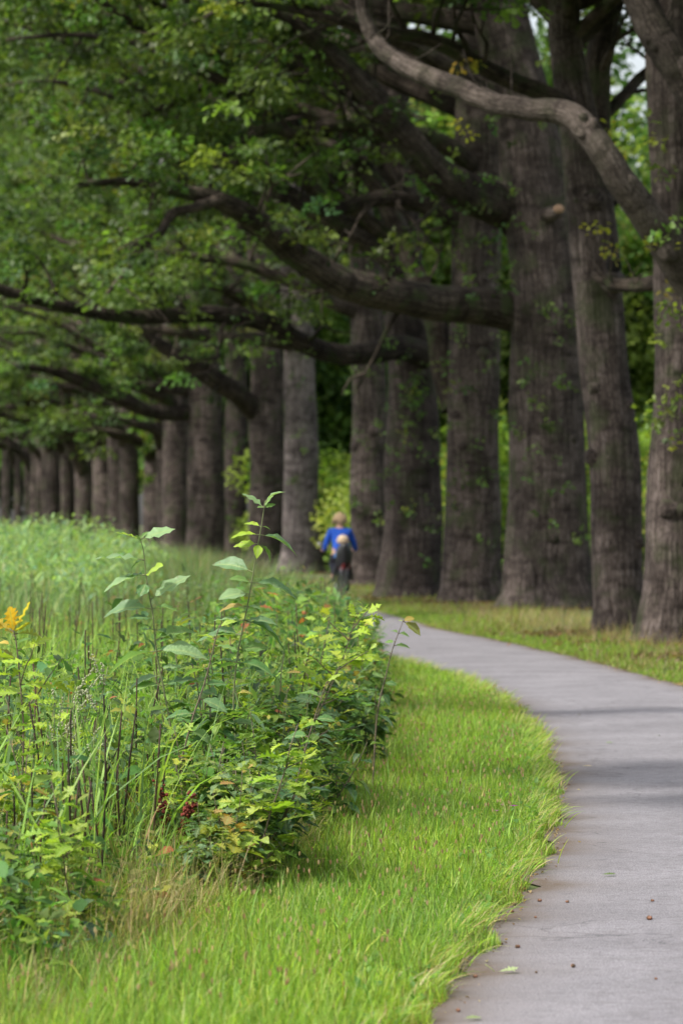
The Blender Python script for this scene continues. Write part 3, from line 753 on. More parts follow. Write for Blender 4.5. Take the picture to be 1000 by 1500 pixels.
tree('oak_tree','widest oak trunk beside the bend of the path bearing the lowest heavy limb',68,
  [(803,900,146),(803,850,130),(801,780,119),(800,650,110),(800,520,104),(796,400,104),(786,300,98),(768,180,90),(742,60,84),(726,-40,78)],
  limbs=[[(812,480,44,68.3),(775,468,58,68.2),(735,456,60,68),(680,447,56,67.5),(600,438,52,66.4),(540,424,50,65.8),(480,400,46,65.2),(430,368,42,64.6),(380,325,36,64),(320,294,28,63.4),(260,280,20,63),(190,266,13,62.5),(120,270,9,62)],
         [(800,385,50,68.3),(770,335,66,68.2),(735,302,64,67.9),(690,285,58,67.2),(640,250,50,66.8),(590,190,44,66.4),(540,130,38,66),(485,75,30,65.6),(420,25,22,65.2),(350,0,14,65)],
         [(325,292,18,63.4),(285,304,14,63),(252,312,13,62.8),(236,340,13,62.6),(205,365,11,62.4),(186,395,8,62.2),(160,430,6,62)]],
  autos=[lf(9.6,-1,.3,.3,10,.2),lf(9.0,-1,-.5,.22,10,.18),lf(10.4,-1,-.1,.2,11,.2)], keep=lambda C: (C[:,0]<-.6+.9*np.sin(C[:,2]*3+C[:,1]))|(C[:,2]>10.8)|(np.sin(C[:,0]*37+C[:,1]*91)>.72), seed=104, nper=38, zmin=6.6, 
  shoots=[(755,180,67.2,9,22),(745,330,67,9,18),(735,410,67,12,18),(700,405,66.8,8,22),(640,330,66.6,10,26),(600,400,66.2,9,24),(560,400,65.8,8,20),(776,585,67,5,8),(800,670,67,3,8),(797,770,67,4,7),(805,620,67,3,9),(850,785,67,3,6),(770,540,67,7,10),(830,560,67,5,9),(820,720,67,4,8),(765,700,67,4,9),(790,470,67,8,14),(752,640,67,4,10),(840,470,67.2,6,10),(520,230,66,14,30),(640,215,66.4,14,30),(700,250,66.8,10,24)])

tree('oak_tree','dark burred oak trunk left of the widest trunk with leafy tufts on its bark',73,
  [(690,888,100),(690,850,86),(691,780,82),(693,650,78),(694,520,76),(697,400,72),(700,280,74),(706,150,76),(712,0,74)],
  limbs=[[(665,600,38,73.3),(650,545,36,73.5),(640,480,34,73.8),(615,420,32,74.2),(590,360,30,74.8),(560,290,30,75.4),(520,230,24,76),(470,170,18,76.6),(420,120,12,77)],
         [(690,330,34,73),(620,300,28,72.6),(560,288,24,72.2),(500,305,22,71.8),(450,300,18,71.4),(410,285,12,71),(370,280,7,70.6)],
         [(690,240,30,72.6),(640,205,26,72),(580,192,24,71.6),(530,186,22,71.2),(480,186,20,71),(430,200,18,70.8),(392,194,17,70.6),(352,212,15,70.4),(320,245,11,70.2),(300,290,7,70)]],
  autos=[lf(9.2,-1,.3,.4,7,.2),lf(10.2,-1,-.3,.2,10,.18),lf(8.6,-1,-.1,.15,10,.18)], keep=lambda C: (C[:,0]<-.9+.9*np.sin(C[:,2]*3+C[:,1]))|(C[:,2]>10.8)|(np.sin(C[:,0]*37+C[:,1]*91)>.72), seed=105, nper=38, zmin=6.6,
  shoots=[(660,620,72.2,6,10),(665,700,72.2,7,10),(664,740,72.2,5,7),(728,600,72.2,4,7),(730,540,72.2,5,9),(660,530,72.2,6,10),(690,640,72.2,3,12),(670,480,72.2,8,16),(720,690,72.2,5,9),(680,570,72.2,7,12),(705,790,72.2,4,8),(726,470,72.2,8,12),(655,370,72.4,14,20),(660,300,72.4,12,20),(600,200,72,10,24)])

tree('oak_tree','dark oak trunk with a green beard of shoots under its long drooping limb',77,
  [(599,882,104),(600,850,92),(603,780,86),(604,650,80),(600,540,68),(592,430,62),(582,300,58),(574,180,56),(570,60,54)],
  limbs=[[(596,400,40,77),(560,368,36,76.8),(500,330,32,76.4),(440,292,28,76),(395,262,24,75.6),(345,240,18,75.2),(300,232,12,74.8),(250,228,7,74.4)],
         [(625,520,38,76.6),(590,508,36,76),(555,512,34,75.4),(515,516,32,74.8),(475,508,31,74.2),(432,490,30,73.6),(385,466,28,73),(320,456,26,72.6),(250,456,24,72.2),(180,458,22,71.8),(110,446,20,71.4),(50,434,18,71),(0,420,15,70.6),(-70,398,10,70.2),(-140,390,7,70)],
         [(560,190,26,77),(500,195,24,76.5),(440,178,22,76),(400,172,18,75.5),(350,146,15,75),(310,129,14,74.6),(262,152,11,74.2),(215,170,8,74)]],
  autos=[lf(7.2,-1,-.4,.3,7,.2),lf(8.6,-1,.4,.3,9,.2),lf(9.4,-1,-.2,.22,10,.18),lf(10.6,-1,.1,.22,11,.18),lf(9.8,-1,-.6,.4,8,.18)], keep=lambda C: (C[:,0]<-1.0+.9*np.sin(C[:,2]*3+C[:,1]))|(C[:,2]>10.8)|(np.sin(C[:,0]*37+C[:,1]*91)>.72), seed=106, nper=38, zmin=6.3,
  shoots=[(600,575,75.8,20,18),(592,620,75.8,10,14),(600,550,75.8,14,16),(575,740,76,4,8),(590,655,76,4,14),(625,680,76,6,10),(575,690,76,5,9),(610,740,76,5,10),(640,760,76,4,5),(620,815,76,2,5),(410,480,73,18,24),(360,465,72.6,12,22),(560,520,75,8,20)])

tree('oak_tree','straight grey oak trunk just right of the cyclists',90,
  [(539,866,70),(539,840,58),(539,780,53),(540,650,51),(539,540,50),(536,430,47),(528,320,42),(520,200,40),(516,60,38)],
  limbs=[[(520,330,26,90),(480,300,24,89.5),(440,260,22,89),(400,240,18,88.5),(350,200,14,88),(300,190,9,87.5)]],
  autos=[lf(6.4,-1,-.5,.25,7,.2),lf(8.0,-1,.4,.3,8,.2),lf(9.6,-1,-.6,.4,9,.18),lf(10.5,-1,.1,.3,11,.2),lf(11.5,-1,-.3,.35,11,.2),lf(12.5,-1,.3,.3,11,.2),lf(8.8,.2,-1,.4,5,.14)], seed=107, nper=38, zmin=6.6,
  shoots=[(560,620,89,5,9),(520,640,89,5,8),(560,760,89,3,6),(530,560,89,7,12),(545,700,89,5,9),(525,740,89,4,7)])

tree('oak_tree','tall grey oak trunk left of the cyclists, standing free of its neighbours',112,
  [(441,845,66),(441,800,56),(441,700,50),(440,600,48),(437,500,44),(432,400,42),(428,280,40),(425,150,38)],
  limbs=[[(425,505,20,111.6),(390,498,19,111),(350,496,18,110.5),(300,492,17,110),(270,488,15,109.5),(220,482,12,109),(175,476,8,108.5)]],
  autos=[lf(7.4,-1,-.5,.25,8,.22),lf(9.0,-1,.4,.3,8,.2),lf(10.5,-1,-.8,.4,9,.18),lf(12,-1,0,.3,12,.2),lf(13,-1,-.3,.3,12,.2),lf(8.6,.5,-1,.3,5,.15)], barkmat=M_PALE, zmin=6.9, seed=108, nper=34, leaf=.15,
  shoots=[(430,640,111,6,9),(425,700,111,6,8),(445,560,111,5,10)])

tree('oak_tree','broad brown oak trunk hard against the left of a tall grey one, limb rising left',119,
  [(391,840,62),(391,800,54),(391,700,52),(391,600,50),(388,500,46),(384,400,44),(380,280,42)],
  limbs=[[(394,626,26,119.2),(380,608,33,119.0),(360,590,31,118.5),(340,570,30,117.8),(310,552,28,117.4),(275,528,25,117),(240,508,20,116.6),(205,480,14,116.2),(170,460,9,116)]],
  autos=[lf(7.8,-1,-.5,.25,8,.22),lf(9.4,-1,.4,.3,8,.2),lf(11,-1,-.8,.4,9,.18),lf(12.5,-1,.1,.3,12,.2)], zmin=6.9, seed=109, extend=11, nper=32, leaf=.15)

tree('oak_tree','ivy dark oak trunk in the gap between two broad brown ones',136,
  [(345,836,40),(345,760,34),(346,600,32),(345,480,30),(342,350,28)],
  autos=[lf(8,-1,-.3,.3,8,.22),lf(10,-1,-.8,.3,8,.2)], zmin=7, seed=110, extend=11, nper=30, leaf=.17, far=True,
  shoots=[(340,760,134.6,16,12),(345,640,134.6,16,14),(340,560,134.6,18,16),(335,500,134.6,18,18)],
  shootcols=[(.04,.085,.02),(.05,.10,.02),(.035,.08,.02),(.09,.14,.03)])

tree('oak_tree','broad brown oak trunk whose thick level limb reaches left at mid height',128,
  [(301,840,66),(301,800,56),(301,700,53),(300,600,51),(298,500,48),(294,400,46),(290,280,42)],
  limbs=[[(303,607,20,128.2),(280,606,24,128.0),(252,606,22,127.4),(215,600,21,126.6),(188,590,22,126),(150,574,20,125.4),(110,556,18,124.8),(75,545,13,124.2),(30,538,9,123.6),(-20,545,6,123)],
         [(300,582,10,128.3),(278,576,13,128.1),(262,572,12,127.6),(235,568,11,127.2),(200,560,8,127)],
         [(298,585,14,128.4),(272,568,16,128.5),(250,557,16,128.5),(230,548,15,128.2),(200,525,13,127.8),(170,505,10,127.4)]],
  autos=[lf(8.2,-1,-.5,.25,8,.22),lf(10,-1,.4,.3,8,.2),lf(11.5,-1,-.8,.4,7,.18)], zmin=6.9, seed=111, extend=11, nper=32, leaf=.16)

far_rows=[ # d, cx, width, label
 (141,258,30,'black looking thin oak trunk beside the broad brown one with the level limb','d'),
 (146,243,20,'slender dark oak trunk squeezed between two others left of the level limb','d'),
 (172,173,20,'slim grey oak trunk close behind a thicker one in the left distance','g'),
 (190,140,22,'brownish oak trunk overlapping the pale one with the slanting limb','g'),
 (202,110,20,'dark brown oak trunk beside the black leaning one','g'),
 (214,71,15,'dull brown slim oak trunk between two others in the far left','g'),
 (228,53,14,'dark slim oak trunk in the crowd at the far left','d'),
 (150,229,30,'dark narrow oak trunk right of the bright ivy strip in the left distance','d'),
 (166,190,27,'grey oak trunk left of the bright ivy strip in the left distance','g'),
 (176,156,26,'grey oak trunk with a thin slanting limb in the left distance','g'),
 (186,124,24,'black leaning oak trunk with a thick limb arching left in the distance','d'),
 (196,99,18,'reddish brown slim oak trunk in the left distance','g'),
 (207,80,20,'grey brown oak trunk beside the reddish slim one in the left distance','g'),
 (220,62,16,'pale grey slim oak trunk in the far left distance','g'),
 (234,45,13,'slim brown oak trunk deep in the far left distance','g'),
 (250,27,10,'thin oak trunk before the green gap at the far left','g'),
 (268,9,10,'thin bluish dark oak trunk at the left edge of the photo','d')]
for i,(d,cx,w,lab,kk) in enumerate(far_rows):
    s=F/d; yb=760+s*H; w*=1.28
    lb=[]
    if d==166: lb=[]
    if d==176: lb=[[(178,692,13,175.8),(165,668,12,175.4),(150,640,12,175),(132,608,11,174.6),(113,582,9,174.2),(105,560,6,174)]]
    if d==186: lb=[[(122,690,22,185.8),(108,655,22,185.2),(90,625,21,184.6),(70,600,18,184),(40,578,15,183.4),(5,560,12,183),(-40,556,8,182.6)],[(100,640,16,185.2),(98,600,14,184.8),(90,560,12,184.4),(70,520,8,184)]]
    if d==146: lb=[[(243,600,14,145.8),(222,570,13,145.2),(200,540,11,144.6),(180,515,9,144),(160,495,6,143.5)]]
    if d==202: lb=[[(108,640,14,201.6),(90,600,13,201),(62,575,11,200.4),(30,556,9,199.8),(-10,548,6,199)]]
    if d==234: lb=[[(45,690,10,233.6),(35,670,10,233),(15,655,9,232.4),(-15,645,7,231.8)]]
    if d==190: lb=[[(140,600,13,189.6),(122,570,12,189),(95,548,10,188.4),(60,530,8,187.8),(30,520,5,187)]]
    if d==220: lb=[[(60,668,11,219.6),(48,655,10,219),(30,640,9,218.4),(0,628,8,217.8),(-30,615,6,217.2)]]
    rj=random.Random(d); ln_=rj.uniform(-9,7)
    y0=rj.uniform(600,685); q_=w*rj.uniform(.55,.8); l_=rj.uniform(.7,1.25)
    lb=list(lb)+[[(cx+2,y0+14,q_*.8,d+.15),(cx-5,y0+2,q_,d),(cx-20*l_,y0-22,q_*.9,d-.8),(cx-45*l_,y0-38*l_,q_*.75,d-1.4),(cx-75*l_,y0-46*l_,q_*.6,d-2),(cx-110*l_,y0-52*l_,q_*.35,d-2.6)]]
    w*=rj.uniform(.85,1.2)
    tree('oak_tree',lab,d,[(cx,yb,w*1.15),(cx,yb-40,w),(cx+ln_*.3,650,w*.96),(cx+ln_,540,w*.9),(cx+ln_*1.4,440,w*.85)],
      limbs=lb, autos=[lf(7,-1,-.4,.25,8,.22),lf(8.5,-.9,.6,.3,7,.18),lf(10,-.8,-.8,.35,8,.2),lf(9,.8,-.6,.3,6,.16)],
      seed=200+i, far=True, zmin=9.3, nper=34, leaf=.2, group='oaks receding along the path', extend=11,
      shoots=([(215,640,d-1,26,6),(217,700,d-1,22,5),(212,590,d-1,14,6)] if d==150 else ()), shootcols=[(.20,.30,.03),(.26,.36,.04),(.15,.25,.03),(.3,.36,.05)])

# an oak nearer than the frame, on the right of the path: its crown roofs the way
tree('oak_tree','oak beside the near path outside the right of the photo',23.0,
  [(1930,1163,260),(1925,900,215),(1920,500,200),(1910,-100,190),(1890,-700,180),(1870,-1100,170)],
  limbs=[[W3(5.8,23,5.4,.40),W3(4.4,22.5,6.3,.34),W3(2.5,22.2,6.7,.30),W3(.3,22.0,6.9,.26),W3(-1.6,22.05,6.9,.20),W3(-3.6,22.0,6.9,.12),W3(-5.2,21.9,7.0,.06)],
         [W3(5.8,23.1,5.2,.40),W3(4.8,25.5,6.2,.34),W3(2.8,28.6,6.9,.3),W3(.2,29.5,7.1,.26),W3(-2,29.7,7.1,.18),W3(-4.2,29.7,7.2,.08)],
         [W3(-1.0,22.0,6.9,.16),W3(-2.0,20.9,6.9,.13),W3(-3.0,20.0,6.9,.10),W3(-4.3,19.6,6.9,.05)]],
  autos=[lf(8,-1,1.2,.2,10,.18),lf(9,.3,1,.3,7,.18),lf(8,-.4,1.5,.2,9,.15)], seed=301, nper=40, extend=6, zmin=6.2)


# ------------------------------------------------------------------ background wood and shrubs
def ball_crown(acc, c, r, n, size, rng, cols, p=None, squash=1.0):
    # lumpy crown: many sub clumps on an ellipsoid, leaf faces in each
    m=max(10,n//90)
    u=rng.normal(0,1,(m,3)); u/=np.linalg.norm(u,axis=1)[:,None]
    rad=rng.uniform(.45,1.0,(m,1))
    C=np.array(c)+u*rad*np.array([r,r,r*squash])
    spc=pick(cols,m,rng,.2,p=p)
    i=rng.integers(0,m,n)
    o=rng.normal(0,1,(n,3)); o/=np.linalg.norm(o,axis=1)[:,None]; o*=rng.uniform(0,1,(n,1))**.4*r*.30
    pos=C[i]+o
    f=o+rng.normal(0,.3,(n,3))*r*.2; f[:,2]-=.1
    up=np.tile([0,0,1.],(n,1))+rng.normal(0,.5,(n,3))
    col=np.clip(spc[i]*(1+rng.normal(0,.15,(n,1))),.004,1)
    scatter(acc,TREELEAF[1],frames(f,up),pos,size*rng.uniform(.7,1.3,n),col)

def make_bg(kind, seed):
    rng=np.random.default_rng(seed)
    if kind=='shrub':
        r=empty('shrub',(0,0,0)); a=Acc(); b=Acc()
        ball_crown(a,(0,0,1.7),1.9,4200,.14,rng,[(.18,.26,.045),(.14,.22,.04),(.24,.30,.055),(.10,.165,.035)],squash=.95)
        ball_crown(a,(.9,.3,.9),1.3,1800,.13,rng,[(.19,.27,.045),(.12,.20,.04)],squash=.8)
        for q in range(6):
            w=wander((rng.normal(0,.15),rng.normal(0,.15),-.05),(rng.normal(0,.4),rng.normal(0,.4),1),2.4,rng,6,.15)
            tube(b,w,np.linspace(.04,.012,6),5,seed=q)
        b.build('stem',M_LIMB,r,(0,0,0),True); a.build('crown',M_BACK,r)
    else:
        r=empty('woodland_tree',(0,0,0)); a=Acc(); b=Acc()
        cols=[(.09,.16,.04),(.07,.13,.035),(.12,.20,.04),(.05,.10,.035)] if seed%2 else [(.14,.21,.045),(.10,.165,.04),(.18,.25,.055),(.07,.12,.035)]
        for q in range(6):
            az=rng.uniform(0,6.3); zz=rng.uniform(3.5,12.5); rr=rng.uniform(0,2.4)*(1-abs(zz-7)/9)
            ball_crown(a,(math.cos(az)*rr,math.sin(az)*rr,zz),rng.uniform(2.4,3.4),3000,.30,rng,cols,squash=.85)
        w=wander((0,0,-.1),(0,0,1),12,rng,9,.05); tube(b,w,np.linspace(.32,.05,9),9,lump=.1,seed=seed,flare=True)
        for q in range(9):
            i=rng.integers(3,8); tube(b,wander(w[i],(rng.normal(),rng.normal(),.8),3.2,rng,6,.15),np.linspace(.1,.02,6),5,seed=q)
        b.build('trunk',M_BARK,r,(0,0,0),True); a.build('crown',M_BACK,r)
    return r

shp=[make_bg('shrub',s) for s in (401,402)]
pos=[(1.2,100),(3.6,97),(-.8,121),(6.0,92),(8.6,88),(11,95),(2.2,112),(4.8,106),(13.5,88),(7.2,104),(9.6,110),(.4,131),(16.5,96),(-.2,144),(3.0,128),(12,118)]
slab=['bright yellow green shrub behind the cyclists','bright green shrub in the gap right of the straight grey oak','yellow green shrub beyond the free standing grey oak']
for i,(x,y) in enumerate(pos):
    if i<2: o=shp[i]; o.location=(x,y,0)
    else: o=copy_tree(shp[i%2],(x,y,0))
    o.rotation_euler=(0,0,i*1.7); s=[.95,1.15,1.3,1.05][i%4]; o.scale=(s,s,s*(1.15 if x>3 else .95))
    if i in (0,): l='yellow green shrub in the gap directly behind the cyclists'
    elif y>118: l='sunlit shrub low behind the cyclists, farther back'
    else: l='sunlit yellow green shrub glowing between the right hand oak trunks'
    tag(o,l,'shrub','sunlit shrubs behind the oaks')
wt=[make_bg('tree',s) for s in (411,412,413)]
wp=[]
for i in range(13): wp.append((-2+i*4.6+(i%3)*.9, 150+ (i*37)%26))
for i in range(9): wp.append((-3+i*6.4, 190+(i*23)%18))
for i in range(12): wp.append((-62+i*5.4, 300+(i*31)%40 - max(0,(i-7))*16))
for i in range(7): wp.append((9+i*4.2, 118+(i*13)%14))
for i,(x,y) in enumerate(wp):
    if i<3: o=wt[i]; o.location=(x,y,0)
    else: o=copy_tree(wt[i%3],(x,y,0))
    o.rotation_euler=(0,0,i*2.1); s=1.35+.35*((i*7)%5)/5
    if y>230: s*=1.25
    if i>=34: s*=.85
    pxx=500+x*F/y
    if 875<pxx<985: s*=.62
    o.scale=(s,s,s)
    l=('tree in the green wood closing the view at the far left' if y>230 else
       'leafy tree in the wood seen between the oak trunks behind the shrubs' if i<13 or i>=34 else
       'taller tree at the back of the wood behind the right hand oaks')
    tag(o,l,'tree','woodland behind the oaks')

# ------------------------------------------------------------------ details on the oaks
def ball(acc,c,r,sq=(1,1,1),n=10,col=(.5,.5,.5,0),seed=0,lump=0):
    th=np.linspace(0,math.pi,n); ph=np.linspace(0,2*math.pi,n*2,endpoint=False)
    rs=np.random.default_rng(seed)
    TH,PH=np.meshgrid(th,ph,indexing='ij')
    rr=r*(1+lump*np.sin(3*PH+rs.uniform(0,6))*np.sin(2*TH+rs.uniform(0,6)))
    V=np.stack([np.sin(TH)*np.cos(PH)*sq[0]*rr,np.sin(TH)*np.sin(PH)*sq[1]*rr,np.cos(TH)*sq[2]*rr],-1).reshape(-1,3)+np.array(c)
    k=n*2; i=(np.arange(n-1)*k)[:,None]; j=np.arange(k)[None,:]; j2=(j+1)%k
    acc.add(V,np.stack([i+j,i+j2,i+k+j2,i+k+j],-1).reshape(-1,4),col,V*3)
def oak_by(s):
    for o in S.objects:
        if o.type=='EMPTY' and s in o.get('label',''): return o
M_CUT=mat_plain('cut_wood',(.30,.19,.12),.8,nscale=40,noise=.35)
b=oak_by('sawn knob'); og=np.array(b.location)
a=Acc(); c=P(899,414,52.35); tube(a,[c+(0,.35,.05),c+(0,.1,0),c,c+(.0,-.03,0)],[.17,.15,.135,.12],14,lump=.08,seed=2,cap=False)
ring=Acc(); a.build('knob',M_LIMB2,b,og,True)
a=Acc(); ball(a,P(899,414,52.33),.10,(1,.25,1)); ball(a,P(899,414,52.31),.05,(1,.35,1)); a.build('sawn_face',M_LIMB2,b,og,True)
a=Acc(); ball(a,P(898,388,52.5),.11,(1,.6,1.1)); a.build('hollow',mat_plain('hollow_shade',(.012,.01,.009),1,noise=.1),b,og)  # solid ball, its near-black colour standing in for shade inside a hollow
a=Acc(); c=P(869,292,52.62); tube(a,[c+(0,.3,0),c+(0,.05,0),c+(0,-.02,0)],[.2,.15,.07],12,lump=.1,seed=3); a.build('burr',M_BARK,b,og,True)
b=oak_by('widest oak'); og=np.array(b.location)
a=Acc(); c=P(818,312,67.2); tube(a,[c+(-.25,.35,-.02),c+(-.1,.1,0),c+(.0,-.02,.0)],[.15,.13,.11],12,lump=.06,seed=5); a.build('branch_stub',M_BARK,b,og,True)
a=Acc(); ball(a,P(818,306,67.1),.10,(1,.35,.75)); a.build('cut_face',M_CUT,b,og)
b=oak_by('stout oak trunk'); 

# ------------------------------------------------------------------ saplings and weeds on the bank
def plant_leaves(acc, stem, rng, tpls, n, size, cols, p=None, t0=.15, droop=.1, spread=1.0, top_small=.55, petr=None):
    for i in range(n):
        t=t0+(1-t0)*(i+rng.uniform(0,.8))/n
        j=t*(len(stem)-1); a0=int(min(j,len(stem)-2)); pt=stem[a0]+(stem[a0+1]-stem[a0])*(j-a0)
        az=i*2.4+rng.uniform(-.5,.5)
        f=np.array([[math.cos(az),math.sin(az),rng.uniform(-.15,.55)+ .5*(t>.93)-droop]])
        up=np.array([[rng.normal(0,.25),rng.normal(0,.25)-.15,1]])
        s=size*rng.uniform(.7,1.2)*(1-(1-top_small)*max(0,(t-.6)/.4))
        off=spread*rng.uniform(0,.04)
        T=pt[None]+f*off
        scatter(acc,tpls[rng.integers(len(tpls))],frames(f,up),T,np.array([s]),pick(cols,1,rng,.13,p=p))

def make_plant(kind, seed):
    rng=np.random.default_rng(seed)
    r=empty({'oak':'oak_sapling','shrub':'leafy_sapling','herb':'weed_plant'}[kind],(0,0,0))
    st=Acc(); lv=Acc()
    if kind=='oak':
        main=wander((0,0,-.02),(rng.normal(0,.12),rng.normal(0,.12),1),1.0,rng,9,.07)
        tube(st,main,np.linspace(.007,.0025,9),5,seed=seed)
        cols=[[(.11,.20,.035),(.19,.28,.04),(.075,.145,.035)],[(.23,.33,.04),(.30,.38,.05),(.15,.24,.035)],[(.085,.16,.04),(.07,.14,.05),(.17,.25,.04)],[(.14,.23,.035),(.25,.30,.04),(.17,.26,.04),(.26,.19,.05)]][seed%4]
        for q in range(rng.integers(5,8)):
            t=rng.uniform(.15,.85); i=int(t*8); az=rng.uniform(0,6.3)
            w=wander(main[i],(math.cos(az),math.sin(az),rng.uniform(.4,1.0)),rng.uniform(.18,.42)*(1.2-t),rng,6,.12)
            tube(st,w,np.linspace(.004,.0015,6),4,seed=q)
            plant_leaves(lv,w,rng,LOBED,int(rng.integers(8,12)),.165,cols,t0=.2)
        plant_leaves(lv,main,rng,LOBED,20,.20,cols,t0=.2)
        for _ in range(7):   # tuft at the tip
            plant_leaves(lv,main[-2:],rng,LOBED,1,.085,cols,t0=.8,droop=-.3)
    elif kind=='shrub':
        cols=[[(.065,.135,.045),(.085,.165,.045),(.055,.115,.055)],[(.10,.185,.045),(.15,.24,.045),(.075,.145,.05)],[(.08,.15,.07),(.12,.20,.085),(.18,.26,.06)]][seed%3]
        for q in range(3):
            az=rng.uniform(0,6.3)
            main=wander((rng.normal(0,.03),rng.normal(0,.03),-.02),(math.cos(az)*.25,math.sin(az)*.25,1),rng.uniform(.7,1.0),rng,9,.08)
            tube(st,main,np.linspace(.007,.0025,9),5,seed=seed+q)
            plant_leaves(lv,main,rng,OVATE,20,.185,cols,t0=.12)
            for u in range(3):
                i=rng.integers(2,7); az2=rng.uniform(0,6.3)
                w=wander(main[i],(math.cos(az2),math.sin(az2),.7),.3,rng,6,.1); tube(st,w,np.linspace(.004,.0015,6),4,seed=u)
                plant_leaves(lv,w,rng,OVATE,8,.12,cols,t0=.2)
    else:
        cols=[[(.12,.21,.06),(.16,.26,.07)],[(.19,.30,.05),(.26,.36,.06)],[(.09,.17,.07),(.13,.21,.10)]][seed%3]
        for q in range(5):
            main=wander((rng.normal(0,.05),rng.normal(0,.05),-.02),(rng.normal(0,.2),rng.normal(0,.2),1),rng.uniform(.6,1.0),rng,8,.06)
            tube(st,main,np.linspace(.0045,.002,8),4,seed=seed+q)
            plant_leaves(lv,main,rng,LANCE,26,.10,cols,t0=.1,top_small=.4)
    st.build('stem',M_STEM if kind!='herb' else M_GSTEM,r); lv.build('foliage',M_PLANT,r)
    return r

protos={'oak':[make_plant('oak',s) for s in (500,501,502,503,504,505)],
        'shrub':[make_plant('shrub',s) for s in (510,511,512,513)],
        'herb':[make_plant('herb',s) for s in (520,521,522)]}
used=set()
LOOK={'oak':['green leaved oak sapling','yellow green oak sapling','dark green oak sapling','oak sapling turning orange and yellow'],
      'shrub':['sapling with broad wavy mid green leaves','sapling with broad wavy dark leaves','sapling with broad grey green leaves'],
      'herb':['bushy weed with narrow green leaves','bushy weed with narrow grey green leaves','bushy weed with narrow light green leaves']}
def zone(x,y,px):
    if y<17.2: return 'in the lower left corner'
    if XB(y)-x<.55: return 'along the grass verge' if y<30 else 'where the path bends away'
    if px<180: return 'below the orange leaved sapling'
    if px<420: return 'below the two tall stems' if y<28 else 'behind the two tall stems'
    return 'below the cyclists' 
def put(kind, i, x, y, h, rz=None, label=None):
    pr=protos[kind][i%len(protos[kind])]
    rz=random.uniform(0,6.28) if rz is None else rz
    px=500+x*F/y
    lab=label or f"{LOOK[kind][(500+i)%4 if kind=='oak' else (510+i)%3 if kind=='shrub' else i%3]} {zone(x,y,px)}"
    if pr.name in used:
        o=copy_tree(pr,(x,y,0),rz,h)
    else:
        o=pr; used.add(pr.name); o.location=(x,y,0); o.rotation_euler=(0,0,rz); o.scale=(h,h,h)
    cat={'oak':'sapling','shrub':'sapling','herb':'weed'}[kind]
    tag(o,lab,cat,{'oak':'oak saplings on the bank','shrub':'broad leaved saplings on the bank','herb':'bushy weeds on the bank'}[kind])
    return o
rng=np.random.default_rng(77)
cnt=0
def topy(px):     # photo row where the thicket ends, by column
    return np.interp(px,[0,60,120,200,300,380,440,500,560,600],[945,975,1000,1000,940,880,866,874,890,940])
for ring,(d0,d1,n) in enumerate(((14.0,18.5,64),(18.5,23,58),(23,29,56),(29,38,46),(38,47,26))):
    for q in range(n):
        y=rng.uniform(d0,d1)
        x=XB(y)-.16-rng.uniform(0,1)**1.15*(y*.088+.75)
        px=500+x*F/y
        h=H-(topy(px)-760)*y/F
        h*=rng.uniform(.70,1.06)*np.interp(XB(y)-x,[.1,.4,.8],[.68,.92,1.0])
        if y<17.6: h=min(h,rng.uniform(.4,.7)) if px>140 else min(h,rng.uniform(.5,.85))
        if y<17.3 and 150<px<300: continue
        if y<18.2 and px>=150: h=min(h,.62)
        if y>26 and px<300: continue
        if px<290 and y<27 and rng.uniform()<.42: continue
        kind=rng.choice(['oak','shrub','herb'],p=[.50,.32,.18])
        put(kind,int(rng.integers(0,12)),x,y,float(np.clip(h,.3,1.25)))
for q in range(26):   # the front of the thicket where it bulges toward the verge
    y=rng.uniform(15.9,18.6); px=rng.uniform(270,440); x=(px-500)*y/F
    if x>XB(y)-.03: x=XB(y)-.03
    put(rng.choice(['oak','shrub'],p=[.6,.4]),int(rng.integers(0,12)),x,y,float(rng.uniform(.42,.85)))
# named ones at the spots the photo shows
def at(px,d): return (px-500)*d/F
put('oak',1,at(120,14.6),14.6,.68,label='bright yellow green oak sapling with big leaves at the lower left corner')
put('oak',1,at(455,19.6),19.6,.62,label='low yellow green oak sapling lit at the foot of the bank on the verge')
put('shrub',1,at(20,13.9),13.9,.42,label='low dark leafy sapling in the lower left corner')
put('herb',2,at(60,13.9),13.9,.40,label='narrow leaved weed at the very front of the lower left corner')
put('herb',0,at(-30,14.6),14.6,.62,label='tall bushy weed at the left edge of the lower corner')
put('shrub',2,at(470,20.6),20.6,.75,label='dark shaded leafy sapling at the foot of the bank on the verge')
put('shrub',0,at(530,25.5),25.5,.78,label='dark leafy sapling leaning out over the verge')
put('shrub',1,at(545,29),29,.72,label='farthest dark leafy sapling leaning out over the verge')

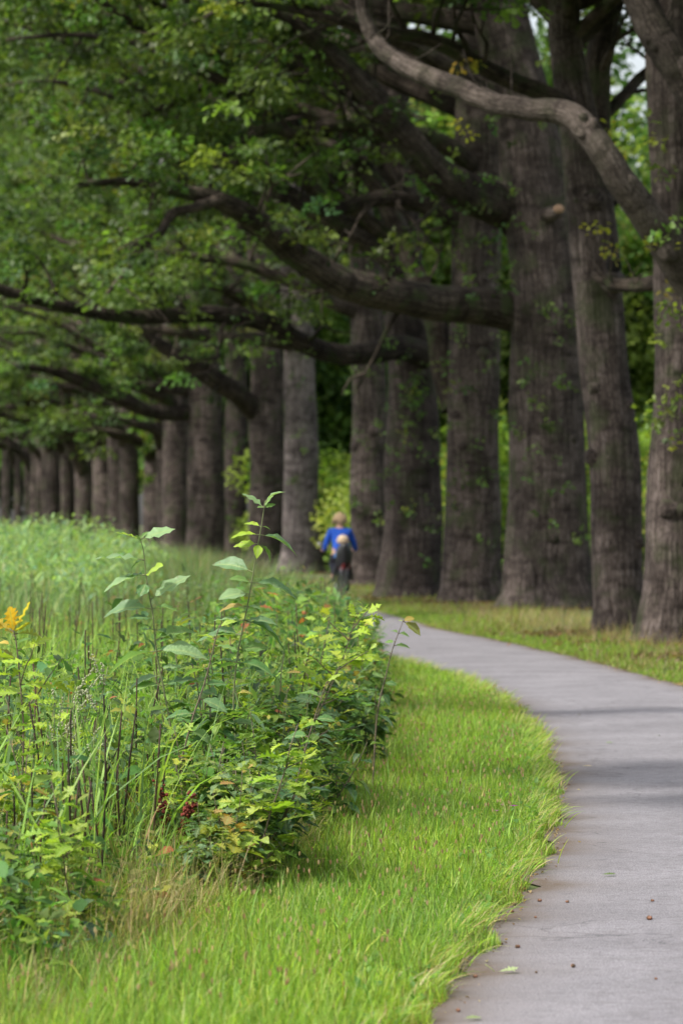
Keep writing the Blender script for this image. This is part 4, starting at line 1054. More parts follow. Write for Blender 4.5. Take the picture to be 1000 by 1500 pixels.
# hand placed stems: leaves given by stem row, tip offset, length
def hero(name,label,d,stem,leaves,seed,tpls=OVATE,stemr=(.0058,.002),side=(),mat=None,cat='sapling'):
    rng=np.random.default_rng(seed)
    sp=[P(x,y,d) for x,y in stem]; base=np.array([sp[0][0],d,0]); 
    pts=catmull(np.vstack([[base-(0,0,.02)],sp[1:]]),28)
    r=empty(name,(base[0],base[1],0)); tag(r,label,cat)
    st=Acc(); tube(st,pts,np.linspace(stemr[0],stemr[1],28),6,lump=.05,seed=seed)
    lv=Acc()
    for lf_ in leaves:
        x0,y0,x1,y1,dep,col,wd=lf_
        a=P(x0,y0,d); a[1]+=0; bnd=P(x1,y1,d); bnd[1]+=dep
        j=int(np.argmin(np.linalg.norm(pts-a,axis=1))); a=pts[j]
        f=(bnd-a)[None]; ln=float(np.linalg.norm(f))
        up=np.array([[rng.normal(0,.2),-.28+rng.normal(0,.28),1]])
        scatter(lv,tpls[rng.integers(len(tpls))],frames(f,up),a[None],np.array([[ln*wd,ln,ln*.8]]),np.array([col])*rng.uniform(.9,1.1))
        mid=a+(bnd-a)*.14
        tube(st,[a,mid],[.003,.002],4,seed=1)
    for (t0_,dir_,l_,n_,sz_,cl_) in side:
        i=int(t0_*27); w=wander(pts[i],dir_,l_,rng,7,.1); tube(st,w,np.linspace(.004,.0015,7),5,seed=4)
        plant_leaves(lv,w,rng,tpls,n_,sz_,cl_,t0=.15)
    st.build('stem',M_GSTEM if mat is None else mat,r,(base[0],base[1],0)); lv.build('foliage',M_HERO,r,(base[0],base[1],0))
    return r
Gd=(.085,.18,.055); Gm=(.15,.26,.075); Gy=(.28,.40,.035); Gg=(.21,.32,.15); Gb=(.14,.24,.11)
hero('tall_sapling','tallest thin sapling stem topping the bank with few leaves, right of the other',19.2,
 [(338,1243),(345,1100),(342,1030),(348,960),(364,880),(374,820),(383,770),(388,735)],
 [(388,740,356,720,.03,Gg,.75),(388,738,410,712,-.02,Gg,.7),(388,742,400,722,.03,Gm,.7),(387,748,378,741,-.03,Gm,.9),(387,742,404,737,.02,Gm,.8),
  (385,770,358,762,.03,Gy,.75),(384,780,340,779,-.04,Gy,.8),(383,800,341,798,.02,Gy,.85),(381,800,378,812,-.06,Gy,1.2),(383,790,439,792,.03,Gb,.95),(383,775,396,771,0,Gm,.8),
  (372,836,312,812,.04,Gb,.8),(366,872,322,868,-.05,Gg,1.4),(370,856,441,856,.04,Gb,.85),(362,894,382,888,0,Gg,.9),(366,880,318,888,.05,(.30,.22,.06),.6),
  (356,910,428,930,.06,Gd,1.0),(352,930,300,915,.05,Gb,.9),(350,940,290,925,-.05,Gb,1.0),(346,980,400,970,-.06,Gd,1.0),(346,990,300,985,.04,Gd,1.0),(343,1035,395,1050,-.07,Gb,1.3),(343,1045,290,1035,.05,Gd,1.2),(360,900,405,905,-.04,Gb,.8),(357,915,312,905,.05,Gg,.9),(349,955,395,945,.05,Gm,.9),(350,965,312,960,.03,Gb,1.0),(378,800,402,812,.05,Gm,.9),(370,850,340,842,-.05,Gm,.8),(343,1080,385,1075,.04,Gd,1.1),(343,1090,300,1085,-.05,Gm,1.1)],31)
hero('tall_sapling','second tall thin sapling stem with long wavy leaves, left of the tallest',18.6,
 [(262,1255),(258,1120),(240,1010),(230,960),(224,900),(215,850),(211,810),(206,790)],
 [(206,792,171,777,-.03,Gy,1.0),(206,790,256,771,.03,Gg,.75),(207,790,217,775,.02,Gm,.6),(208,792,200,782,-.02,Gm,.7),
  (210,816,138,812,.03,Gg,.75),(213,838,238,826,-.08,Gy,1.6),(216,842,150,853,-.03,Gg,.8),(215,838,180,842,.04,Gb,1.2),(220,872,277,838,.03,Gg,.75),(216,850,205,872,-.06,Gd,1.3),
  (221,886,150,882,.04,Gb,.8),(226,910,190,902,-.03,Gd,1.3),(228,915,200,922,.03,Gb,1.0),(228,930,283,908,.05,Gm,.9),(231,960,155,962,.03,Gb,1.0),(230,950,300,944,-.05,Gg,.9),(238,1005,290,990,.04,Gd,1.0),(240,1010,190,1000,-.04,Gm,1.0),(213,825,188,826,.03,Gm,.9),(219,870,196,864,.04,Gd,1.0),(224,895,258,882,-.04,Gm,.9),(227,922,262,930,.04,Gb,1.0),(233,975,270,975,.03,Gg,.9),(236,990,185,1000,.03,Gb,.9),(244,1040,300,1050,.05,Gd,1.1)],32)
Gl=(.34,.46,.045); Gl2=(.26,.37,.045)
hero('pale_sapling','sapling with pale yellow green tip leaves reaching toward the path, below the cyclists',21,
 [(445,1203),(450,1150),(462,1060),(478,1020),(500,970),(515,925),(522,900)],
 [(520,900,560,886,.02,Gl,.7),(520,905,512,884,-.02,Gl,.9),(521,903,540,886,.03,Gl,.7),(519,915,552,902,-.04,Gl,.75),(516,930,480,918,.04,Gl2,.8),(516,935,535,922,.0,Gl2,.8),
  (509,950,475,945,-.04,Gl,.8),(512,950,545,955,.05,Gl2,.8),(500,975,560,955,-.04,Gl,.7),(500,975,540,944,.04,Gl,.7),(498,985,470,975,.0,Gl2,.8),(485,1005,430,972,.03,Gl2,.7),(482,1010,440,985,-.03,Gl,.7),
  (478,1020,535,1000,.05,Gl2,.8),(478,1025,525,1012,-.06,Gl,.8),(475,1030,432,1018,.04,Gb,1.1),(466,1050,425,1040,-.06,Gb,1.4),(466,1050,500,1040,.03,Gb,1.2),(458,1090,520,1075,-.05,Gd,1.2),(456,1110,410,1100,.05,Gd,1.2),(452,1140,500,1130,-.05,Gd,1.3),(452,1145,530,1146,.02,(.10,.17,.03),.55),(450,1165,490,1165,.05,Gd,1.4)],33,tpls=LOBED,mat=M_STEM,
 side=[(.86,(.6,-.3,.5),.16,8,.10,[Gl,Gl2]),(.78,(-.7,-.2,.5),.2,9,.11,[Gl,Gl2]),(.66,(.7,-.3,.5),.22,9,.11,[Gl,Gl2]),(.6,(-.6,-.4,.5),.22,9,.12,[Gl2,Gm]),(.45,(.8,0,.3),.25,9,.13,[Gd,Gm]),(.3,(.8,-.2,.3),.25,9,.13,[Gd,Gd,Gm])])
hero('thin_sapling','thin sapling with small russet tip leaves standing out against the path',23,
 [(545,1165),(552,1050),(565,990),(575,950),(590,910)],
 [(590,912,606,903,0,(.30,.22,.04),1.4),(590,910,618,925,-.03,(.22,.22,.04),1.5),(590,912,583,908,.02,Gl2,1.2),(583,925,572,920,.03,Gm,1.2),(582,930,600,928,0,Gm,1.1),(578,938,563,940,0,Gm,1.2),(576,945,602,945,.02,Gm,.9),(572,958,560,952,0,Gm,1.1),(566,975,580,975,.03,Gm,1.1),(562,990,545,985,0,Gm,1.2),(560,1000,580,1000,-.03,Gd,1.2),(556,1020,575,1030,0,Gd,1.5),(555,1030,535,1025,0,Gd,1.4),(552,1045,580,1060,0,Gd,1.5)],34,tpls=OVATE,stemr=(.006,.002),mat=M_STEM)
Go=(.50,.38,.045)
hero('orange_sapling','oak sapling at the left edge with big orange and yellow top leaves',16.8,
 [(25,1312),(30,1200),(35,1080),(30,1000),(24,940),(20,925)],
 [(18,925,46,882,-.02,Go,1.9),(18,925,-25,900,.02,Go,1.8),(20,928,44,912,-.05,(.42,.40,.04),1.8),(22,935,-6,908,.04,(.6,.45,.05),1.8),(20,930,14,888,-.03,(.6,.38,.05),1.5),(20,930,60,925,.04,(.30,.34,.04),.7),
  (26,950,75,930,.03,Gl,.7),(26,960,-15,955,-.03,Gl,1.1),(28,975,60,965,-.05,Gl2,1.1),(28,990,-10,985,.04,Gl,1.1),(30,1000,80,1002,.03,Gl,.9),(31,1010,-5,1012,-.04,Gl2,1.1),(32,1030,80,1040,.04,Gl2,1.0),(33,1045,-10,1050,.03,Gm,1.2),(34,1060,80,1062,-.05,Gl,1.0),(34,1080,-5,1090,.03,Gm,1.3),(34,1100,90,1110,.04,Gl2,1.0),(33,1130,-10,1140,-.05,Gl,1.2),(32,1150,75,1170,.05,Gm,1.2)],35,tpls=LOBED,mat=M_STEM,
 side=[(.5,(.6,.1,.7),.3,8,.12,[Gl,Gl2]),(.4,(-.6,.1,.7),.3,8,.12,[Gl,Gl2]),(.6,(.2,-.6,.6),.25,8,.11,[Gl,Gl2])])
hero('slanting_sapling','slanting dark stemmed sapling with sparse leaves in the middle of the thicket',18.2,
 [(395,1270),(415,1160),(430,1080),(470,960)][:1]+[(430,1160),(455,1070),(478,1000)],
 [(476,1000,500,985,0,Gl2,.9),(470,1020,440,1005,.03,Gm,1),(462,1050,490,1050,-.03,Gd,1.2),(452,1080,415,1075,.04,Gd,1.2),(440,1120,480,1120,.03,Gm,1.1),(430,1160,390,1150,-.04,Gd,1.3),(420,1190,460,1200,.03,Gd,1.3)],36,tpls=OVATE,mat=M_STEM)
hero('crooked_sapling','crooked dark stemmed sapling rising right in the middle of the bank',17.6,
 [(240,1287),(262,1140),(280,1060),(300,1000),(315,940),(322,915)],
 [(322,918,345,905,0,Gl2,.9),(318,935,290,925,.03,Gl2,.9),(314,945,350,950,-.03,Gm,.9),(306,980,265,985,.03,Gm,1.0),(302,1000,335,1000,.03,Gd,1.2),(296,1020,335,1035,-.03,Gb,1.1),(286,1050,240,1045,.03,Gd,1.2),(280,1070,320,1085,.03,Gm,1.1),(270,1110,225,1105,-.03,Gd,1.2),(266,1130,300,1150,.03,Gd,1.3)],37,tpls=OVATE,mat=M_STEM)

def flower_plants():
    # weed with pale beaded flower spikes
    rng=np.random.default_rng(61); d=17.2
    r=empty('flowering_weed',(at(110,d),d,0)); tag(r,'weed with many drooping spikes of tiny cream flowers on the left of the bank','weed')
    og=(at(110,d),d,0); st=Acc(); fl=Acc(); lv=Acc()
    for q in range(3):
        b=np.array([at(110+q*22-22,d),d+rng.normal(0,.06),0.])
        main=wander(b,(rng.normal(-.02,.08),0,1),1.0 if q==1 else .8,rng,10,.04); tube(st,main,np.linspace(.005,.002,10),5,seed=q)
        plant_leaves(lv,main,rng,OVATE,10,.07,[Gm,Gg],t0=.1)
        for k in range(11):
            i=rng.integers(3,10); az=rng.uniform(0,6.3)
            w=wander(main[i],(math.cos(az)*.5,math.sin(az)*.3,.9),rng.uniform(.10,.24),rng,6,.1,.35); tube(st,w,np.linspace(.002,.001,6),4,seed=k)
            ww=catmull(w,16)
            for c in ww[3:]:
                for _ in range(2): ball(fl,c+rng.normal(0,.004,3),.0042,(1,1,1),4,col=(.4,.4,.3,0))
    st.build('stem',M_GSTEM,r,og); fl.build('flower_spikes',mat_plain('cream_flower',(.34,.36,.22),.8,nscale=80),r,og); lv.build('foliage',M_HERO,r,og)
    # dead dock with dark red seed clusters
    d=17.1; og=(at(250,d),d,0)
    r=empty('red_dock',og); tag(r,'small dock plant with dark red brown seed clusters at the foot of the bank','weed')
    st=Acc(); fl=Acc()
    for q in range(3):
        main=wander((at(250,d)+rng.normal(0,.03),d,0),(rng.normal(.05,.12),0,1),.36+.06*q,rng,8,.05); tube(st,main,np.linspace(.004,.002,8),5,seed=q)
        m2=catmull(main,26)
        for c in m2[7:]:
            for _ in range(7): ball(fl,c+rng.normal(0,.012,3),rng.uniform(.005,.010),(1,1,.8),4,lump=.3,seed=q)
    st.build('stem',mat_plain('dock_stem',(.16,.05,.03),.8),r,og); fl.build('seed_clusters',mat_plain('dock_seed',(.17,.030,.018),.8,nscale=90,noise=.5),r,og)
    d=17.8; og=(at(342,d),d,0)
    r=empty('curled_dock',og); tag(r,'single curled red brown dock spike low in the thicket','weed')
    st=Acc(); th=np.linspace(0,5.2,16); c=P(341,1256,d)
    pts=np.vstack([[[at(338,d),d,0]],[[at(334,d),d,.06]],np.stack([c[0]+.02*np.cos(th+2.8),np.full(16,d),c[2]+.026*np.sin(th+2.8)],-1)])
    tube(st,pts,np.concatenate([[.003,.003],np.full(16,.006)]),6,lump=.3,seed=2); st.build('curled_stalk',mat_plain('dock_red',(.20,.05,.03),.8,nscale=90,noise=.4),r,og)
    # purple flowers in the verge
    for i,(x,y) in enumerate(((752,1190),(735,1188),(727,1197))):
        g=G(x,y+14); r=empty('purple_flower',g); tag(r,['largest purple flower standing in the verge near the path','purple flower bud just left of the largest one in the verge','lowest purple flower bud in the verge'][i],'flower')
        st=Acc(); tube(st,[g,g+(.004,0,.04),g+(0,0,.085)],[.0015]*3,4); st.build('stem',M_GSTEM,r,g)
        fl=Acc(); n=8 if i==0 else 4; az=np.arange(n)*2*math.pi/n
        f=np.stack([np.cos(az),np.sin(az),np.full(n,.5)],-1)
        scatter(fl,OVATE[0],frames(f,np.tile([0,0,1.],(n,1))),np.tile(g+(0,0,.085),(n,1)),np.full(n,.024 if i==0 else .015),np.tile([.42,.05,.50],(n,1)))
        fl.build('petals',M_TALL,r,g)
flower_plants()

# ------------------------------------------------------------------ litter on the path
def litter():
    rng=np.random.default_rng(91)
    M_AC=mat_plain('acorn_brown',(.17,.075,.04),.5,nscale=90,noise=.35); M_CUP=mat_plain('acorn_cup',(.10,.065,.04),.9,nscale=120,noise=.4)
    def acorn_proto():
        r=empty('acorn',(0,0,0)); a=Acc(); ball(a,(0,0,.008),.0085,(1.45,1,.95),8); a.build('nut',M_AC,r); a=Acc(); ball(a,(-.008,0,.008),.0088,(.7,1.05,1.0),7,lump=.1); a.build('cup',M_CUP,r); return r
    pr=acorn_proto()
    def pz(x,y): 
        t=(x-XL(y))/(XR(y)-XL(y)); return float(np.interp(t,[0,.03,.1,.25,.5,.75,.9,1],[0,.008,.010,.012,.022,.012,.010,0]))+.004
    ac=[(758,1388,'acorn on the path straight right of the one by the verge'),(707,1394,'acorn on the path beside the grass edge, mid way down'),(696,1431,'acorn close by the left tip of the pale leaf'),(671,1481,'acorn lowest on the path near the grass edge'),(838,1417,'broken acorn right of the pale leaf'),(951,1348,'large acorn nearest the right edge of the path photo'),(790,1320,'acorn lying below the dark green fallen leaf on its left'),(752,1325,'acorn in the grass fringe where the verge narrows'),(955,1321,'small acorn at the right, above the large one'),(733,1383,'acorn just left of the middle one near the verge'),(749,1336,'acorn just under the fringe of the verge'),(785,1425,'tiny acorn between the pale leaf and the broken acorn'),(784,1344,'tiny acorn on open asphalt below the fringe'),(960,1436,'pale acorn at the lower right of the path'),(830,1322,'flat acorn scrap below the dark green fallen leaf')]
    for i,(x,y,l) in enumerate(ac):
        g=G(x,y,.015); sc=.72*[1.1,1,1,1,1.2,1.5,1.1,1.1,.9,.9,1,.7,.7,.7,.9][i]
        if i==0: o=pr; o.scale=(.8,.8,.8); o.location=(g[0],g[1],pz(g[0],g[1])); o.rotation_euler=(0,0,.3)
        else: o=copy_tree(pr,(g[0],g[1],pz(g[0],g[1])),rng.uniform(0,6.3),sc)
        tag(o,l,'acorn','acorns fallen on the path')
    lfs=[(880,1284,.075,(.10,.16,.04),'dark green curled leaf fallen in the middle of the path'),(728,1426,.085,(.36,.44,.22),'pale green leaf with its stalk up on the path near the verge'),(885,1090,.07,(.16,.24,.06),'small green leaf fallen on the shaded middle of the path'),(678,1495,.07,(.26,.34,.13),'green leaf at the bottom edge of the photo on the path'),(851,1124,.07,(.45,.36,.25),'straw coloured leaf on the path above the dark shadow patch'),(843,1048,.05,(.06,.05,.04),'dark dry leaf far up the path'),(960,1080,.05,(.10,.09,.08),'dark dry leaf right of the small green one'),(985,1004,.13,(.32,.20,.09),'big brown dry leaf at the far right edge of the path'),(996,1007,.12,(.26,.15,.07),'brown dry leaf cut by the right edge of the photo')]
    for x,y,s,c,l in lfs:
        g=G(x,y,.015); z=pz(g[0],g[1])+.003; r=Acc()
        f=np.array([[rng.uniform(.6,1),rng.normal(0,.6),.08]])
        scatter(r,LOBED[rng.integers(3)] if s>.06 else OVATE[2],frames(f,np.array([[0,-.15,1.]])),np.array([[0,0,.006]]),np.array([[s,s,s*.5]]),np.array([c]))
        if 'stalk' in l: tube(r,[(-.01,0,.006),(-.025,0,.02),(-.045,0,.032)],[.0015,.0015,.001],4,col=(.4,.45,.2,0))
        o=r.build('fallen_leaf',M_HERO); o.location=(g[0],g[1],z); tag(o,l,'leaf','leaves fallen on the path')
    # crumbs of litter hugging the edges
    a=Acc(); n=5200; Y=rng.uniform(11,60,n); left=rng.uniform(0,1,n)<.6
    X=np.where(left,XL(Y)+np.abs(rng.normal(0,.07,n))-.03,XR(Y)-np.abs(rng.normal(0,.10,n))+.02)
    m_=(~left)&(Y>36); X[m_]+=rng.uniform(-.05,.22,m_.sum())
    f=rng.normal(0,1,(n,3)); f[:,2]*=.15
    scatter(a,OVATE[2],frames(f,np.tile([0,0,1.],(n,1))+rng.normal(0,.3,(n,3))),np.stack([X,Y,np.full(n,.018)],-1),rng.uniform(.008,.03,n),pick([(.20,.11,.06),(.28,.20,.11),(.12,.07,.05),(.36,.28,.15)],n,rng,.2))
    for o_ in [o for o in S.objects if o.get('category')=='tree' and 40<o.location.y<120 and o.name.startswith('oak')]:
        m=1600; r_=np.abs(rng.normal(.75,.45,m)); az=rng.uniform(0,6.3,m); f=rng.normal(0,1,(m,3)); f[:,2]*=.2
        scatter(a,OVATE[2],frames(f,np.tile([0,0,1.],(m,1))+rng.normal(0,.3,(m,3))),np.stack([o_.location.x+r_*np.cos(az),o_.location.y+r_*np.sin(az),rng.uniform(.06,.10,m)],-1),rng.uniform(.05,.11,m),pick([(.13,.08,.045),(.18,.12,.065),(.08,.055,.035)],m,rng,.2))
    o=a.build('leaf_litter',M_TALL); tag(o,'brown crumbs of leaf litter along both edges of the path','litter',kind='stuff')
    # pale dry leaves caught in the front of the bank
    spots=[(183,1322,'white bleached leaf scrap'),(195,1330,'largest white bleached leaf'),(205,1316,'upright white bleached leaf'),(178,1340,'lowest white bleached leaf scrap'),(228,1350,'brown curled dead leaf')]
    for i,(x,y,l) in enumerate(spots):
        d=16.2; p=P(x,y,d); r=Acc(); c=(.62,.56,.46) if i<4 else (.22,.12,.06)
        scatter(r,OVATE[1],frames(np.array([[rng.normal(),rng.normal()*.4,.5]]),np.array([[0,-.8,.5]])),np.zeros((1,3)),np.array([[.06,.045,.05]]) if i<4 else np.array([[.11,.09,.1]]),np.array([c]))
        o=r.build('dead_leaf',M_HERO); o.location=p; tag(o,l+' caught in dry grass at the front of the bank','leaf','dead leaves caught in the bank grass')
litter()

# ------------------------------------------------------------------ cyclists
def skin(name, chains, mat, parent, sub=2):
    """chains: list of lists of (x,y,z,r); points at the same place are welded into one surface"""
    V=[];R=[];E=[];idx={}
    for ch in chains:
        prev=None
        for x,y,z,r in ch:
            key=(round(x,4),round(y,4),round(z,4))
            if key not in idx: idx[key]=len(V); V.append((x,y,z)); R.append(r)
            i=idx[key]
            if prev is not None and prev!=i: E.append((prev,i))
            prev=i
    me=bpy.data.meshes.new(name+'_base'); me.from_pydata(V,E,[]); me.update()
    o=bpy.data.objects.new(name,me); COL.objects.link(o)
    sk=o.modifiers.new('Skin','SKIN'); sk.use_smooth_shade=True
    lay=me.skin_vertices[0] if len(me.skin_vertices) else None
    if lay is None:
        bpy.context.view_layer.objects.active=o
        lay=me.skin_vertices.new() if hasattr(me.skin_vertices,'new') else me.skin_vertices[0]
    for i,r in enumerate(R):
        rr=r if isinstance(r,tuple) else (r,r)
        lay.data[i].radius=rr; lay.data[i].use_root=(i==0)
    sb=o.modifiers.new('Sub','SUBSURF'); sb.levels=sub; sb.render_levels=sub
    dg=bpy.context.evaluated_depsgraph_get(); dg.update()
    m2=bpy.data.meshes.new_from_object(o.evaluated_get(dg)); m2.name=name
    o.modifiers.clear(); o.data=m2; m2.materials.clear(); m2.materials.append(mat)
    for p_ in m2.polygons: p_.use_smooth=True
    o.parent=parent
    return o

def cyclists():
    gx,gy=-.02,71.5
    loc=(gx,gy,.022); rz=.12
    SK=mat_plain('skin',(.55,.33,.24),.6,noise=.08); BL=mat_plain('blue_fleece',(.012,.072,.40),.9,nscale=30,noise=.25); DK=mat_plain('dark_trousers',(.010,.012,.022),.9)
    HR=mat_plain('blonde_hair',(.46,.33,.20),.6,nscale=60,noise=.35); HC=mat_plain('child_hair',(.56,.43,.29),.6,nscale=60,noise=.3); SH=mat_plain('shoe',(.03,.03,.035),.6)
    BK=mat_plain('bike_black',(.02,.02,.022),.35,noise=.1); RB=mat_plain('tyre',(.02,.02,.02),.9); ST=mat_plain('steel',(.5,.5,.5),.3,1.0,noise=.05)
    RD=mat_plain('red_plastic',(.22,.015,.015),.4,noise=.1); CB=mat_plain('child_jacket',(.10,.26,.62),.8,noise=.2); GR=mat_plain('gloss_grey',(.3,.32,.36),.5)
    # bicycle, heading +Y
    b=empty('bicycle',loc,rz); tag(b,'dark upright bicycle with a child seat over its rear wheel, ridden away','bicycle')
    def ring(acc,c,r,t,k=40,m=8,col=(.5,.5,.5,0)):
        th=np.linspace(0,2*math.pi,k,endpoint=False); ph=np.linspace(0,2*math.pi,m,endpoint=False)
        TH,PH=np.meshgrid(th,ph,indexing='ij')
        V=np.stack([c[0]+t*np.sin(PH),c[1]+(r+t*np.cos(PH))*np.cos(TH),c[2]+(r+t*np.cos(PH))*np.sin(TH)],-1).reshape(-1,3)
        i=(np.arange(k)*m)[:,None]; i2=((np.arange(k)+1)%k*m)[:,None]; j=np.arange(m)[None,:]; j2=(j+1)%m
        acc.add(V,np.stack([i+j,i+j2,i2+j2,i2+j],-1).reshape(-1,4),col)
    for cy in (-.48,.62):
        a=Acc(); ring(a,(0,cy,.345),.325,.02); w=a.build('wheel',RB,b); 
        a=Acc(); ring(a,(0,cy,.345),.30,.009); ball(a,(0,cy,.345),.022,(1.8,1,1),7)
        for q in range(20):
            t=q*math.pi/10; tube(a,[(.0,cy,.345),(0,cy+.3*math.cos(t),.345+.3*math.sin(t))],[.0018,.0018],4)
        a.build('rim',BK,w)
        a=Acc(); n=14; th=np.linspace(.35,2.6,n)
        V=[];
        for t in th:
            for x in (-.03,0,.03): V.append((x,cy-.375*math.cos(t+.15) if cy<0 else cy-.375*math.cos(t+.3),.345+(.375+(.008 if x==0 else 0))*math.sin(t+.15 if cy<0 else t+.3)))
        q=[(i*3+j,i*3+j+1,i*3+j+4,i*3+j+3) for i in range(n-1) for j in (0,1)]
        a.add(V,np.array(q)); a.build('mudguard',BK,b)
    a=Acc()
    fr=[[(0,.06,.30),(0,-.12,.78)],[(0,.06,.30),(0,.42,.86)],[(0,-.06,.62),(0,.42,.80)],[(0,.40,.98),(0,.45,.76),(0,.50,.66)],
        [(.03,-.48,.345),(.03,.06,.30)],[(-.03,-.48,.345),(-.03,.06,.30)],[(.03,-.48,.345),(.02,-.10,.72)],[(-.03,-.48,.345),(-.02,-.10,.72)],
        [(.04,.50,.66),(.05,.58,.45),(.05,.62,.345)],[(-.04,.50,.66),(-.05,.58,.45),(-.05,.62,.345)]]
    for f in fr: tube(a,np.array(f),[.016]*len(f),8)
    a.build('frame',BK,b)
    a=Acc(); tube(a,[(0,-.12,.76),(0,-.14,.92)],[.013,.013],8); tube(a,[(0,-.28,.955),(0,-.2,.965),(0,-.08,.955),(0,.02,.945)],[.05,.085,.05,.02],10); a.build('saddle',BK,b)
    a=Acc(); tube(a,[(0,.40,.96),(0,.37,1.04)],[.014,.014],8); tube(a,catmull([(-.29,.22,1.03),(-.27,.34,1.06),(-.12,.40,1.06),(0,.39,1.05),(.12,.40,1.06),(.27,.34,1.06),(.29,.22,1.03)],20),[.011]*20,8); hb=a.build('handlebar',ST,b)
    a=Acc(); ball(a,(-.33,.40,1.16),.05,(1,.25,.8),8); tube(a,[(-.27,.32,1.06),(-.32,.40,1.13)],[.004,.004],5); a.build('mirror',ST,b)
    a=Acc(); tube(a,[(0,.06,.30),(.07,.06,.30)],[.012,.012],6); tube(a,[(.08,.06,.30),(.09,.04,.14)],[.01,.01],6); tube(a,[(-.08,.06,.30),(-.09,.08,.46)],[.01,.01],6); tube(a,[(-.08,.06,.30),(.08,.06,.30)],[.012,.012],6); a.build('crank',ST,b)
    for sx,zz,yy in ((1,.13,.04),(-1,.47,.08)):
        a=Acc(); tube(a,[(sx*.09,yy,zz),(sx*.18,yy,zz)],[.02,.02],6); a.build('pedal',BK,b)
    a=Acc()
    for sx in (-.06,.06): tube(a,[(sx,-.10,.72),(sx,-.70,.73)],[.006,.006],5); tube(a,[(sx*.7,-.48,.345),(sx,-.62,.73)],[.005,.005],5)
    for yy in (-.2,-.4,-.6): tube(a,[(-.06,yy,.73),(.06,yy,.73)],[.005,.005],5)
    a.build('luggage_rack',ST,b)
    # child seat: bucket shell, foot wells, belt red base
    a=Acc(); V=[];n=9
    prof=[(.745,-.62,.12),(.80,-.66,.145),(.90,-.69,.155),(1.02,-.71,.155),(1.12,-.725,.13),(1.17,-.73,.08)]
    for z,y,w in prof:
        for k in range(n):
            t=-1+2*k/(n-1); V.append((w*t*1.0, y+.16*abs(t)**2.2, z-(.02*t*t)))
    m=len(V)
    for z,y,w in prof:
        for k in range(n):
            t=-1+2*k/(n-1); V.append((w*t*.93, y+.022+.15*abs(t)**2.2, z-(.02*t*t)))
    q=[]
    for i in range(len(prof)-1):
        for k in range(n-1):
            q.append((i*n+k,i*n+k+1,(i+1)*n+k+1,(i+1)*n+k)); q.append((m+i*n+k+1,m+i*n+k,m+(i+1)*n+k,m+(i+1)*n+k+1))
    for k in range(n-1): e=(len(prof)-1)*n; q.append((e+k,e+k+1,m+e+k+1,m+e+k))
    for i in range(len(prof)-1):
        q.append((i*n,(i+1)*n,m+(i+1)*n,m+i*n)); q.append(((i+1)*n+n-1,i*n+n-1,m+i*n+n-1,m+(i+1)*n+n-1))
    a.add(V,np.array(q)); cs=a.build('child_seat',BK,b)
    a=Acc(); tube(a,[(.03,-.66,.765),(.02,-.5,.765),(0,-.36,.765)],[.055,.11,.10],12); a.build('seat_base',RD,cs)
    for sx in (-1,1):
        a=Acc(); tube(a,[(sx*.12,-.42,.76),(sx*.15,-.36,.62),(sx*.15,-.33,.50)],[.035,.045,.05],8); a.build('foot_well',BK,cs)
    # adult, seen from behind
    p=empty('person',loc,rz); tag(p,'adult cyclist with light hair in a bright blue top riding away along the path','person')
    pel=(0,-.12,.99)
    hd=[(0,.07,1.47,.05),(0,.09,1.54,.055),(0,.10,1.60,(.075,.09)),(0,.10,1.66,(.07,.085)),(0,.095,1.70,.045)]
    body=[[(*pel,(.16,.13)),(0,-.08,1.12,(.14,.11)),(0,-.01,1.28,(.165,.115)),(0,.05,1.40,(.13,.09)),(0,.07,1.47,.05)],hd]
    for s in (-1,1):
        body.append([(0,.05,1.40,(.13,.09)),(s*.17,.06,1.38,.062),(s*.235,.06,1.22,.046),(s*.275,.07,1.09,.038),(s*.285,.18,1.05,.032),(s*.295,.265,1.045,.028)])
    hip={1:(.09,-.08,.95),-1:(-.09,-.08,.95)}
    knee={1:(.12,.28,.62),-1:(-.12,.30,.86)}; ank={1:(.13,.00,.20),-1:(-.13,.06,.54)}
    for s in (-1,1):
        k=knee[s]; an=ank[s]; h=hip[s]
        body.append([(*pel,(.16,.13)),(*h,.095),((h[0]+k[0])/2,(h[1]+k[1])/2,(h[2]+k[2])/2+.01,.078),(*k,.058),((k[0]*.45+an[0]*.55),(k[1]*.45+an[1]*.55)-.02,(k[2]*.45+an[2]*.55),.050),(*an,.034),(an[0],an[1]+.05,an[2]-.05,.034),(an[0],an[1]+.15,an[2]-.055,.024)])
    # hands: palm and five fingers closed round each grip
    for s in (-1,1):
        w=(s*.295,.265,1.045); palm=(s*.29,.31,1.05)
        body.append([(*w,.028),(*palm,(.036,.018))])
        for k,(dx,l) in enumerate(((.028,.075),(.010,.085),(-.010,.08),(-.028,.065))):
            x=s*(.285+dx); body.append([(*palm,(.036,.018)),(x,.335,1.062,.010),(x,.335+l*.45,1.050,.009),(x,.335+l*.35,1.022,.008)])
        body.append([(*palm,(.036,.018)),(s*.255,.315,1.03,.010),(s*.245,.34,1.012,.009)])
    skin('body',body,SK,p)
    jk=[[(0,-.13,.97,(.175,.14)),(0,-.085,1.12,(.165,.13)),(0,-.01,1.28,(.19,.135)),(0,.05,1.40,(.155,.105)),(0,.075,1.475,.062)]]
    for s in (-1,1): jk.append([(0,.05,1.40,(.155,.105)),(s*.175,.06,1.385,.075),(s*.24,.06,1.22,.062),(s*.28,.07,1.09,.052),(s*.29,.175,1.055,.042)])
    skin('jacket',jk,BL,p)
    tr=[]
    tr=[[(0,-.13,1.0,(.165,.135)),(0,-.12,.95,(.165,.135))]]
